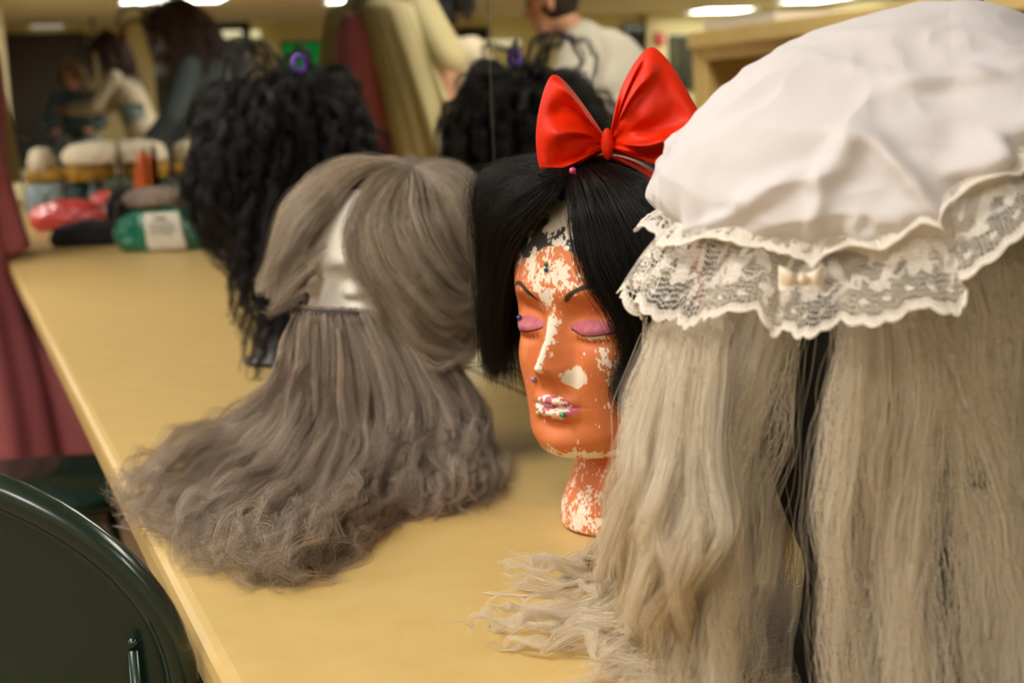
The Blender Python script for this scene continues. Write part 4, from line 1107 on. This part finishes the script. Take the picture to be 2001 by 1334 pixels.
# ------------------------------------------------------------------ heap of packets and cloths by the mirror
def blob(name, label, cat, c, rad, m, seed, rough=.22, rot=0, sub=5, fl=.5, parent=None, sharp=12, dz=0):
    bm = bmesh.new(); bmesh.ops.create_icosphere(bm, subdivisions=sub, radius=1)
    v = A([x.co for x in bm.verts]); 
    nz = 1 - np.abs(2 * fbm(v * 1.7 + seed * 3.1, seed, 3) - 1)
    n2 = 1 - np.abs(2 * vnoise(v * sharp * .45 + seed, seed + 5) - 1)
    k = 1 + rough * (nz - .6) * 1.4 + rough * .45 * (n2 - .5)
    p = np.sign(v) * np.abs(v) ** .85 * k[:, None] * A(rad)
    p[:, 2] = np.where(p[:, 2] < -rad[2] * fl, -rad[2] * fl + .04 * (p[:, 2] + rad[2] * fl), p[:, 2])
    p[:, 2] -= p[:, 2].min()
    co_, si = math.cos(rot), math.sin(rot)
    p = np.stack([p[:, 0] * co_ - p[:, 1] * si, p[:, 0] * si + p[:, 1] * co_, p[:, 2]], -1) + A(c)
    p[:, 0] = np.minimum(p[:, 0], MX - .004)
    for i, x in enumerate(bm.verts): x.co = V3(p[i])
    o = obj(name, bm, m, parent, smooth=True)
    if label: prep(o, label, cat)
    return o
M_pinkpk = mat('glossy red plastic film', (205, 62, 62), .22, coat=.5, bump=(45, .5, .01))
M_blackc = mat('black cloth', (12, 12, 13), .85)
M_grayc = mat('grey brown cloth', (140, 122, 108), .85, noise=(14, (120, 104, 92), .4, .6))
M_greenpk = mat('green plastic film', (12, 104, 78), .25, coat=.4, bump=(40, .5, .01))
M_label = mat('white packet label', (212, 206, 190), .6)
M_ink = mat('grey label print', (88, 90, 84), .7)
M_orange = mat('orange cloth', (216, 104, 22), .75, noise=(22, (190, 80, 10), .4, .6))
M_mustard = mat('mustard cloth', (168, 128, 34), .85, noise=(16, (120, 90, 26), .4, .65))
M_blueg = mat('blue grey satin', (142, 158, 162), .5, noise=(9, (110, 128, 132), .4, .6))
M_teal = mat('dark teal cloth', (34, 58, 56), .75)
M_cream = mat('cream cloth', (214, 202, 176), .85)
M_olive = mat('olive cloth', (104, 108, 64), .85, noise=(16, (70, 80, 60), .4, .6))
def onC(px, py, z=0): return onz(px, py, CT + z + .0008)
def ang(): return math.atan2(ER[1], ER[0])
AR = ang()
c1 = onC(145, 446); blob('plastic_packet', 'long glossy red plastic packet lying left on the heap by the mirror', 'packet', c1, (.140, .085, .060), M_pinkpk, 3, .16, AR, fl=.6)
o_end = onC(238, 414, .0)
blob('plastic_packet', 'smaller red plastic packet behind the long red one', 'packet', onC(222, 424), (.085, .06, .065), M_pinkpk, 5, .18, AR + .2)
c2 = onC(180, 478); blob('cap', 'flat black cloth cap lying in front of the red packet', 'cap', c2, (.112, .060, .052), M_blackc, 7, .2, AR, fl=.35)
c3 = onC(247, 468); bag = blob('bag', 'small upright black bag with a pale curved strap before the red packet', 'bag', c3, (.052, .05, .082), M_blackc, 9, .15, AR, fl=.9)
bm = bmesh.new()
tube(bm, [c3 - EA * .060 + ER * (.004 - .014 * math.sin(x)) + EZ * (.068 + .052 * math.cos(x)) - EA * .006 * math.sin(x) for x in np.linspace(.1, PI - .2, 16)], .0038, 8)
obj('strap', bm, mat('grey brown strap', (92, 78, 62), .6), bag, smooth=True)
c4 = onC(330, 488); gp = blob('plastic_packet', 'green plastic packet with a printed white label before the black wig', 'packet', c4, (.135, .050, .068), M_greenpk, 11, .16, AR, fl=.7)
# label wraps the front of the packet
a0 = c4 - EA * .066 - ER * .002
LV = []; NL = 14
for i in range(NL):
    for j in range(NL):
        x = (j / (NL - 1) - .5) * .108; z = .004 + .104 * i / (NL - 1)
        w_ = .016 * math.sin(PI * (.18 + .75 * i / (NL - 1))) + .003 * math.sin(7 * x / .05 + i)
        LV.append(a0 + ER * (x * (1 - .12 * i / NL) + .014 * (1 - i / NL)) + EZ * z - EA * (w_ - .014))
lf = grid_faces(NL, NL, False)
lab_ = mesh_np('label_sheet', LV, lf, M_label, gp)
so = lab_.modifiers.new('solid', 'SOLIDIFY'); so.thickness = .0015
bm = bmesh.new(); rg = random.Random(5)
def lpt(u, v):
    i = min(max(v, 0), .999) * (NL - 1); j = min(max(u, 0), .999) * (NL - 1); i0, j0 = int(i), int(j)
    return LV[i0 * NL + j0] * (1 - (j - j0)) * (1 - (i - i0)) + LV[i0 * NL + j0 + 1] * (j - j0) * (1 - (i - i0)) + LV[(i0 + 1) * NL + j0] * (1 - (j - j0)) * (i - i0) + LV[(i0 + 1) * NL + j0 + 1] * (j - j0) * (i - i0) - EA * .0022
for v, u0, u1, h in ((.84, .30, .62, .075), (.70, .12, .84, .03), (.62, .15, .80, .03), (.54, .14, .86, .03), (.46, .16, .72, .03)):
    u = u0
    while u < u1:
        du = rg.uniform(.03, .08); q = [lpt(u, v - h / 2), lpt(min(u + du, u1), v - h / 2), lpt(min(u + du, u1), v + h / 2), lpt(u, v + h / 2)]
        bm.faces.new([bm.verts.new(V3(p)) for p in q]); u += du + .02
bmesh.ops.solidify(bm, geom=bm.faces[:], thickness=.0006)
obj('label_print', bm, M_ink, lab_)
blob('plastic_packet', 'dark green packet tucked behind the labelled green packet', 'packet', onC(395, 478), (.075, .05, .075), mat('deep green film', (16, 60, 48), .4, coat=.3), 12, .18, AR)
c5 = c4 + EA * .03 - ER * .035 + EZ * .122
blob('cloth', 'folded grey brown cloth lying over the labelled green packet', 'cloth', c5, (.085, .06, .034), M_grayc, 13, .15, AR - .1, fl=.5)
blob('cloth', 'limp grey brown cloth end reaching right toward the black wig', 'cloth', c5 + ER * .10 + EZ * .004 - EA * .01, (.075, .03, .018), M_grayc, 14, .12, AR - .05, fl=.5)
blob('cloth', 'bright orange cloth bundle behind the grey brown cloth', 'cloth', onC(310, 440), (.065, .06, .135), M_orange, 15, .2, AR, fl=.9)
blob('cloth', 'orange cloth half hidden by the black crimped locks', 'cloth', onC(372, 446), (.055, .05, .140), M_orange, 16, .2, AR, fl=.9)
h = onC(160, 420); hd_ = float((A(h) - CAM) @ M3[:, 2]); pxm = hd_ / F_
def hx_(px, a=0, z=0): return h + ER * ((px - 160) * pxm) + EA * a + EZ * z
blob('cloth', 'pale blue grey satin piece rising in a peak behind the red packet', 'cloth', hx_(104), (.088, .09, .095), M_blueg, 17, .3, AR, fl=.5)
blob('cloth', 'dark teal cloth crumpled right of the blue grey satin', 'cloth', hx_(160), (.044, .075, .088), M_teal, 18, .25, AR, fl=.5)
blob('cloth', 'narrow blue grey satin strip between the teal cloth and the olive cloth', 'cloth', hx_(193), (.024, .06, .092), M_blueg, 19, .25, AR, fl=.5)
blob('cloth', 'olive patterned cloth mound behind the black bag', 'cloth', hx_(246), (.075, .08, .098), M_olive, 20, .25, AR, fl=.5)
blob('cloth', 'mustard yellow cloth on top of the blue grey satin', 'cloth', hx_(104, .0, .138), (.085, .075, .036), M_mustard, 21, .2, AR, fl=.5)
blob('cloth', 'mustard yellow cloth hanging under the cream bundle', 'cloth', hx_(186, .0, .136), (.095, .075, .050), M_mustard, 22, .22, AR + .15, fl=.5)
blob('cloth', 'cream white cloth bundle topping the heap', 'cloth', hx_(200, .0, .200), (.13, .08, .060), M_cream, 23, .2, AR - .12, fl=.4)
blob('cloth', 'small cream white cloth lump at the heap left end', 'cloth', hx_(90, .0, .186), (.045, .06, .058), M_cream, 24, .25, AR, fl=.4)
blob('cloth', 'cream white cloth flap at the right end of the heap top', 'cloth', hx_(252, .02, .150), (.055, .06, .040), M_cream, 25, .2, AR - .2, fl=.5)
# ------------------------------------------------------------------ people
M_skin = mat('skin', (206, 150, 118), .55, subs=.1)
M_skin2 = mat('brown skin', (120, 74, 48), .55, subs=.1)
M_shoe = mat('black shoes', (16, 15, 15), .5)
def remesh(o, vs, smooth=2):
    r = o.modifiers.new('remesh', 'REMESH'); r.mode = 'VOXEL'; r.voxel_size = vs; r.use_smooth_shade = True
    if smooth:
        s = o.modifiers.new('smooth', 'SMOOTH'); s.iterations = smooth; s.factor = .5
class Fig:
    def __init__(f, label, at, facing, H=1.68, bend=0, head_pitch=0, head_turn=0, arms=None, skin=None, stance=.09, head_at=None):
        s = H / 1.70; f.s = s
        fd = A([facing[0], facing[1], 0.]); fd /= np.linalg.norm(fd); sd = np.cross(fd, EZ)
        b = math.radians(bend); tl = fd * math.sin(b) + EZ * math.cos(b); tn = fd * math.cos(b) - EZ * math.sin(b)
        if head_at is not None:                         # stand so that the head is here
            hp = A(head_at, float)
            hoff = tl * .66 * s + tn * .02 * s
            pel = hp - hoff; at = pel[:2]; f.pz = pel[2]
            f.drop = (.95 * s - pel[2])
        else: f.drop = 0
        base = A([at[0], at[1], 0.]); f.base = base; f.fd, f.sd, f.tl, f.tn = fd, sd, tl, tn
        kb = max(0, f.drop)                                # crouch by bending the knees
        pel = base + EZ * (.95 * s - f.drop)
        P = {'pel': pel, 'waist': pel + tl * .16 * s, 'chest': pel + tl * .36 * s, 'neck': pel + tl * .50 * s}
        P['head'] = pel + tl * .66 * s + tn * .02 * s
        f.P = P
        a = math.radians(head_pitch); tr = math.radians(head_turn)
        hf = fd * math.cos(tr) + sd * math.sin(tr); hs = np.cross(hf, EZ)
        hu = EZ * math.cos(a) + hf * math.sin(a); hfw = hf * math.cos(a) - EZ * math.sin(a)
        f.hf, f.hu, f.hs = hfw, hu, hs
        bm = bmesh.new(); cap_ = lambda *x, **k: capsule(bm, *x, **k)
        cap_(P['pel'] - sd * .05 * s, .115 * s, P['pel'] + sd * .05 * s, .115 * s)
        cap_(P['pel'], .125 * s, P['waist'], .105 * s); cap_(P['waist'], .105 * s, P['chest'], .118 * s)
        cap_(P['chest'] - sd * .05 * s, .105 * s, P['chest'] + sd * .05 * s, .105 * s)
        cap_(P['chest'] + tl * .09 * s - sd * .13 * s, .05 * s, P['chest'] + tl * .09 * s + sd * .13 * s, .05 * s)
        cap_(P['chest'] + tl * .05 * s, .09 * s, P['neck'], .052 * s); cap_(P['neck'], .050 * s, P['head'] - hu * .04 * s, .050 * s)
        hd = P['head']
        cap_(hd + hu * .035 * s - hfw * .015 * s, .083 * s, hd + hu * .03 * s + hfw * .012 * s, .078 * s)
        cap_(hd + hfw * .012 * s, .072 * s, hd - hu * .075 * s + hfw * .040 * s, .042 * s)
        cap_(hd + hfw * .080 * s + hu * .01 * s, .010 * s, hd + hfw * .100 * s - hu * .022 * s, .014 * s)      # nose
        for k in (-1, 1):
            cap_(hd + hs * k * .076 * s + hu * .01 * s, .016 * s, hd + hs * k * .078 * s - hu * .025 * s, .012 * s)   # ears
            cap_(hd + hs * k * .020 * s + hfw * .078 * s + hu * .028 * s, .010 * s, hd + hs * k * .045 * s + hfw * .068 * s + hu * .028 * s, .010 * s)
        cap_(hd + hfw * .082 * s - hu * .050 * s - hs * .018 * s, .008 * s, hd + hfw * .082 * s - hu * .050 * s + hs * .018 * s, .008 * s)   # lips
        f.hips, f.arms = [], []
        for k in (-1, 1):
            hip = P['pel'] + sd * k * .09 * s - EZ * .04 * s; ank = base + sd * k * stance * s + EZ * .075 * s
            knee = (hip + ank) / 2 + fd * (.03 + .45 * kb) * s
            cap_(hip, .088 * s, knee, .058 * s); cap_(knee, .057 * s, ank, .038 * s)
            cap_(ank - EZ * .035 * s - fd * .03 * s, .036 * s, ank - EZ * .043 * s + fd * .13 * s, .030 * s)
            f.hips.append((hip, knee, ank))
            sh = P['chest'] + tl * .09 * s + sd * k * .175 * s
            el, wr = (arms or {}).get(k, ((.05, -.27, .03), (.05, -.50, .12)))        # (out, up, forward) from the shoulder
            g = lambda q: sh + sd * k * q[0] * s + EZ * q[1] * s + fd * q[2] * s
            el, wr = g(el), g(wr)
            cap_(sh, .050 * s, el, .040 * s); cap_(el, .040 * s, wr, .027 * s)
            f.arms.append((sh, el, wr))
            d = unit(wr - el); u = unit(np.cross(d, fd * .6 + EZ * .4)); v_ = np.cross(u, d)
            pm = wr + d * .05 * s
            cap_(wr + d * .012 * s, .028 * s, wr + d * .075 * s, .036 * s, flat=.5, fdir=v_)
            for q in range(4):
                b0 = wr + d * .088 * s + u * (q - 1.5) * .018 * s; ln = (.070, .080, .076, .058)[q] * s
                mid_ = b0 + d * ln * .5 + v_ * .006 * s; tip = mid_ + unit(d + v_ * .55) * ln * .5
                cap_(b0, .0098 * s, mid_, .0088 * s, n=8); cap_(mid_, .0088 * s, tip, .0075 * s, n=8)
            t0 = wr + d * .025 * s - u * .026 * s; t1 = t0 + unit(d * .75 - u * .6) * .036 * s; cap_(t0, .012 * s, t1, .010 * s, n=8); cap_(t1, .010 * s, t1 + unit(d - u * .1) * .030 * s, .0085 * s, n=8)
        me = bpy.data.meshes.new('person'); bm.to_mesh(me); bm.free()
        f.o = bpy.data.objects.new('person', me); C.objects.link(f.o)
        me.transform(Matrix.Translation(-V3(base))); f.o.location = V3(base)
        me.materials.append(skin or M_skin); remesh(f.o, .0075, 2)
        prep(f.o, label, 'person')
        for k in (-1, 1):
            bm = bmesh.new(); ball(bm, hd + hs * k * .032 * s + hfw * .076 * s + hu * .012 * s, .0115 * s, 12)
            obj('eye', bm, mat('eye', (60, 46, 38), .3), f.o, smooth=True)
            hip, knee, ank = f.hips[(k + 1) // 2]
            bm = bmesh.new(); capsule(bm, ank - EZ * .033 * s - fd * .035 * s, .043 * s, ank - EZ * .037 * s + fd * .14 * s, .037 * s)
            sh_ = obj('shoe', bm, M_shoe, f.o, smooth=True)
            for v in sh_.data.vertices: v.co.z = max(v.co.z, .001)
    def top(f, m, grow=.016, sleeves=1.0, name='shirt', hem=.02, collar=True, loose=0):
        s, P, sd, tl = f.s, f.P, f.sd, f.tl; bm = bmesh.new(); g = grow
        capsule(bm, P['pel'] - sd * .06 * s - tl * hem, .125 * s + g + loose, P['pel'] + sd * .06 * s - tl * hem, .125 * s + g + loose)
        capsule(bm, P['pel'], .13 * s + g + loose, P['waist'], .115 * s + g + loose); capsule(bm, P['waist'], .115 * s + g + loose, P['chest'], .122 * s + g)
        capsule(bm, P['chest'] - sd * .055 * s, .108 * s + g, P['chest'] + sd * .055 * s, .108 * s + g)
        capsule(bm, P['chest'] + tl * .085 * s - sd * .13 * s, .052 * s + g, P['chest'] + tl * .085 * s + sd * .13 * s, .052 * s + g)
        if collar: capsule(bm, P['chest'] + tl * .05 * s, .09 * s + g * .6, P['neck'] - tl * .005, .058 * s + g * .4)
        for sh, el, wr in f.arms:
            capsule(bm, sh, .052 * s + g, el, .044 * s + g)
            if sleeves > .5: capsule(bm, el, .044 * s + g, el + (wr - el) * .92, .032 * s + g * 1.1)
        o = obj(name, bm, m, f.o, smooth=True); remesh(o, .011, 3); return o
    def legs(f, m, name='trousers', grow=.014):
        s = f.s; bm = bmesh.new()
        capsule(bm, f.P['pel'] - f.sd * .05 * s, .12 * s + grow, f.P['pel'] + f.sd * .05 * s, .12 * s + grow)
        for hip, knee, ank in f.hips:
            capsule(bm, hip, .09 * s + grow, knee, .062 * s + grow); capsule(bm, knee, .062 * s + grow, ank + EZ * .02, .05 * s + grow)
        o = obj(name, bm, m, f.o, smooth=True); remesh(o, .011, 2); return o
    def skirt(f, m, prof, name='skirt', pleats=13, depth=.12, flat=.72, along=None, seed=1):
        """prof: (height above the floor, half width, pleat strength)"""
        n = 160; rg = np.random.default_rng(seed); ph = rg.uniform(0, 6, 3)
        a = np.linspace(0, 2 * PI, n, endpoint=False); v = []
        pr = catmull([(z, w, p) for z, w, p in prof], 60)
        for z, w, p in pr:
            k = 1 + depth * p * (np.sin(pleats * a + ph[0] + .6 * np.sin(3 * a + ph[1])) * .6 + .4 * np.sin((pleats * 2 - 5) * a + ph[2]))
            ctr = f.base + EZ * z
            if z > f.P['pel'][2]: ctr = f.P['pel'] + f.tl * (z - f.P['pel'][2])
            v.append(ctr + f.sd * (np.cos(a) * w * k)[:, None] + f.fd * (np.sin(a) * w * flat * k)[:, None])
        o = mesh_np(name, np.vstack(v), grid_faces(60, n), m, f.o)
        so = o.modifiers.new('solid', 'SOLIDIFY'); so.thickness = .006
        return o
    def hairdo(f, m, L=.35, n=90, per=16, back=True, seed=3, spread=1.0, r=.0011, grav=.40, sweep=None, cover=-.15, vol=.012):
        s = f.s; rg = np.random.default_rng(seed); hd = f.P['head'] + f.hu * .03 * s
        u = rg.normal(size=(n * 3, 3)); u = unit(u)
        lf, lu, ls = u @ f.hf, u @ f.hu, u @ f.hs
        ok = (lu > cover) & ~((lf > .35) & (lu < .55)); u = u[ok][:n]; lf = lf[ok][:n]
        roots = hd + u * .084 * s
        d0 = unit(u * .35 - f.hf * .5 + f.hu * .25 + rg.normal(size=u.shape) * .1)
        if sweep is not None: d0 = unit(d0 + A(sweep))
        Ls = L * rg.uniform(.75, 1.1, len(u))
        el = [(hd, A([.088 + vol] * 3) * s), (f.P['head'] - f.hu * .04 * s, A([.074 * s] * 3)), (f.P['neck'] - f.tl * .03, A([.075 * s] * 3)), (f.P['chest'], A([.15 * s] * 3)), (f.P['waist'], A([.14 * s] * 3))]
        dr = (lambda p, d, t: A(sweep)[None] * .10) if sweep is not None else None
        G = flow(roots, d0, Ls, 26, grav, el, drag=dr)
        P_ = locks(G, per, .010, .015 * spread, .010 * spread, wave=(.006, .12), lenvar=.25, seed=seed, ells=el[:2])
        h = hair('hair', P_, r, m, f.o, rg.random(len(P_)))
        bm = bmesh.new(); capsule(bm, hd - f.hf * .018 * s + f.hu * .004, .086 * s, hd - f.hf * .012 * s - f.hu * .03 * s, .080 * s)
        obj('hair_base', bm, M_brownbase if m is not M_bob else M_blackfoam, f.o, smooth=True)
        return h
M_brownbase = mat('dark brown hair base', (38, 24, 17), .6)
M_brownhair = hair_mat('dark brown hair', (34, 20, 14), (84, 54, 38), .4, .5, .05)
M_blondhair = hair_mat('light brown hair', (120, 88, 56), (176, 138, 96), .45, .4, .1)
M_denim = mat('blue grey cotton', (96, 112, 118), .85); M_darkp = mat('dark trousers', (34, 36, 40), .8)
M_creamdress = mat('cream cotton dress', (222, 208, 160), .8, noise=(3, (206, 190, 140), .4, .7)); M_rose = mat('dusty rose cloth', (168, 88, 92), .75, bump=(600, .1, .001))
M_hood = mat('beige fleece', (198, 184, 158), .95, bump=(120, .3, .003)); M_shirt = mat('white shirt', (236, 230, 220), .8); M_pinkw = mat('pale blush cloth', (222, 196, 178), .85)
def print_mat():
    m = mat('printed costume cloth', (60, 84, 74), .8); nt = m.node_tree; b = nt.nodes['Principled BSDF']
    tc = nt.nodes.new('ShaderNodeTexCoord'); vo = nt.nodes.new('ShaderNodeTexVoronoi'); vo.inputs['Scale'].default_value = 8; nt.links.new(tc.outputs['Object'], vo.inputs['Vector'])
    r = nt.nodes.new('ShaderNodeValToRGB'); r.color_ramp.interpolation = 'CONSTANT'
    sp = nt.nodes.new('ShaderNodeSeparateColor'); nt.links.new(vo.outputs['Color'], sp.inputs[0]); nt.links.new(sp.outputs[0], r.inputs['Fac'])
    e = r.color_ramp.elements; e[0].color = (*lin((38, 62, 54)), 1); e[1].position = .35; e[1].color = (*lin((120, 116, 46)), 1)
    for p_, c_ in ((.55, (128, 148, 150)), (.75, (196, 188, 164)), (.88, (50, 80, 78))):
        x = e.new(p_); x.color = (*lin(c_), 1)
    nt.links.new(r.outputs['Color'], b.inputs['Base Color']); return m
M_print = print_mat()
TO = unit(A([.6, -1.0, 0]))
# stooping person with long brown hair
f = Fig('person with long dark brown hair in a blue grey top, mirrored above the black wig', None, A([.9, .42, 0]), 1.72, 30, 35, 0, {1: ((.06, -.26, .10), (.0, -.42, .28)), -1: ((.06, -.26, .10), (.0, -.42, .28))}, head_at=seen(345, 72, 8.7))
f.top(M_denim, .018); f.legs(M_darkp); f.hairdo(M_brownhair, .44, 150, 18, seed=51, spread=1.3, r=.0010, sweep=A([-.55, -.15, -.05]), vol=.045, grav=.22)
# person with long hair in printed vest
f = Fig('person with long dark hair in a white blouse and printed dress bending down', None, A([.9, .42, 0]), 1.70, 20, 35, 0, {1: ((.05, -.22, .16), (-.04, -.24, .40)), -1: ((.05, -.22, .16), (-.04, -.24, .40))}, head_at=seen(212, 108, 12.6))
f.top(M_cream, .018); f.skirt(M_print, [(1.30, .17, .1), (1.15, .165, .1), (1.0, .18, .2), (.85, .23, .5), (.6, .30, .9), (.25, .36, 1)], 'printed_dress', seed=3); f.legs(M_darkp); f.hairdo(M_brownhair, .50, 120, 18, seed=52, spread=1.0, r=.0010, sweep=A([-.25, -.05, -.1]), vol=.02, grav=.3)
f = Fig('fair haired person with a pink face wearing dark green, mirrored behind the long dark hair', None, A([.2, -1, 0]), 1.66, 12, 20, -30, {1: ((.07, -.24, .08), (.0, -.30, .30)), -1: ((.07, -.24, .08), (.0, -.30, .30))}, head_at=seen(140, 148, 14.2))
f.top(M_teal, .02); f.skirt(M_blueg, [(1.05, .17, .1), (.9, .21, .4), (.5, .30, .9), (.2, .34, 1)], 'skirt', seed=4); f.hairdo(M_blondhair, .20, 90, 16, seed=53, vol=.012)
# hoodie
f = Fig('person with black hair in a beige fleece hoodie, mirrored beside the mirror seam', None, A([-.7, .6, 0]), 1.70, 10, 15, 0, {1: ((.08, -.25, .06), (.02, -.40, .24)), -1: ((.08, -.25, .06), (.02, -.40, .24))}, head_at=seen(868, 26, 7.4), skin=M_skin2)
f.top(M_hood, .035, name='hoodie', loose=.01); f.legs(M_darkp); f.hairdo(M_bob, .10, 100, 18, seed=56, vol=.02, grav=.2)
bm = bmesh.new(); capsule(bm, f.P['neck'] - f.sd * .06 - f.fd * .03, .062, f.P['neck'] + f.sd * .06 - f.fd * .03, .062)
o = obj('hood', bm, M_hood, f.o, smooth=True)
# white shirt
f = Fig('person in a loose white shirt turned away, mirrored above the red bow', None, A([.85, .5, 0]), 1.72, 30, 12, 0, {1: ((.10, -.24, .06), (.06, -.40, .26)), -1: ((.10, -.24, .06), (.06, -.40, .26))}, head_at=seen(1080, 4, 5.3))
f.top(M_shirt, .034, loose=.02); f.legs(M_darkp); f.hairdo(M_blondhair, .07, 90, 16, seed=57, cover=.15)
# rose pinafore at the left edge: seen directly as a strip, and in the mirror as wide cream sleeves
f = Fig('person in a dusty rose pinafore over a wide sleeved cream blouse at the left edge', (-.015, 4.52), A([.98, -.2, 0]), 1.72, 3, 14, 0, {1: ((.14, -.16, -.02), (.18, -.38, .02)), -1: ((.06, -.26, -.07), (.06, -.46, -.12))})
f.top(M_creamdress, .012, sleeves=0, name='blouse')
f.skirt(M_rose, [(1.40, .115, .0), (1.32, .140, .04), (1.20, .150, .05), (1.08, .146, .08), (1.02, .150, .3), (.92, .165, .6), (.78, .19, .8), (.60, .25, 1), (.40, .30, 1), (.12, .34, 1)], 'pinafore_dress', pleats=10, depth=.13, flat=1.12, seed=8)
f.hairdo(M_brownhair, .3, 80, 14, seed=58)
for k, (w0, w1, drop) in ((1, (.125, .19, .62)), (-1, (.09, .135, .46))):
    sh, el, wr = f.arms[(k + 1) // 2]; n = 90; v = []; a = np.linspace(0, 2 * PI, n, endpoint=False)
    top_ = sh + EZ * .045 - f.sd * k * .02; end_ = el + (wr - el) * .3; end_[2] = sh[2] - drop
    if k < 0: top_ = top_ + f.fd * .03; end_ = end_ + f.fd * .14
    else: top_ = top_ - f.sd * .075 + f.fd * .05; end_ = end_ - f.sd * .075 - f.fd * .01
    for i in range(40):
        t = i / 39; c_ = top_ * (1 - t) + end_ * t + f.sd * k * .035 * math.sin(PI * t) - f.fd * .02 * t; w_ = w0 + (w1 - w0) * t ** .8
        w_ *= sstep(-.02, .08, t)
        r_ = w_ * (1 + .10 * t * np.sin(9 * a + 2 * np.sin(2 * a)) + .05 * t * np.sin(17 * a + 1))
        v.append(c_ + (np.cos(a) * r_)[:, None] * f.sd + (np.sin(a) * r_ * (.75 if k < 0 else .55))[:, None] * f.fd)
    o = mesh_np('sleeve', np.vstack(v), grid_faces(40, n), M_creamdress, f.o)
    so = o.modifiers.new('solid', 'SOLIDIFY'); so.thickness = .004
for o in f.o.children:                                  # the cloth is pressed back by the counter edge
    if o.name.startswith(('pinafore', 'blouse')):
        for v in o.data.vertices:
            w_ = o.matrix_world @ v.co if False else v.co
            if w_.z < CT + .02: w_.x = min(w_.x, EDGE - .006 if w_.z > .70 else EDGE + .028 + .55 * max(0, .60 - w_.z))
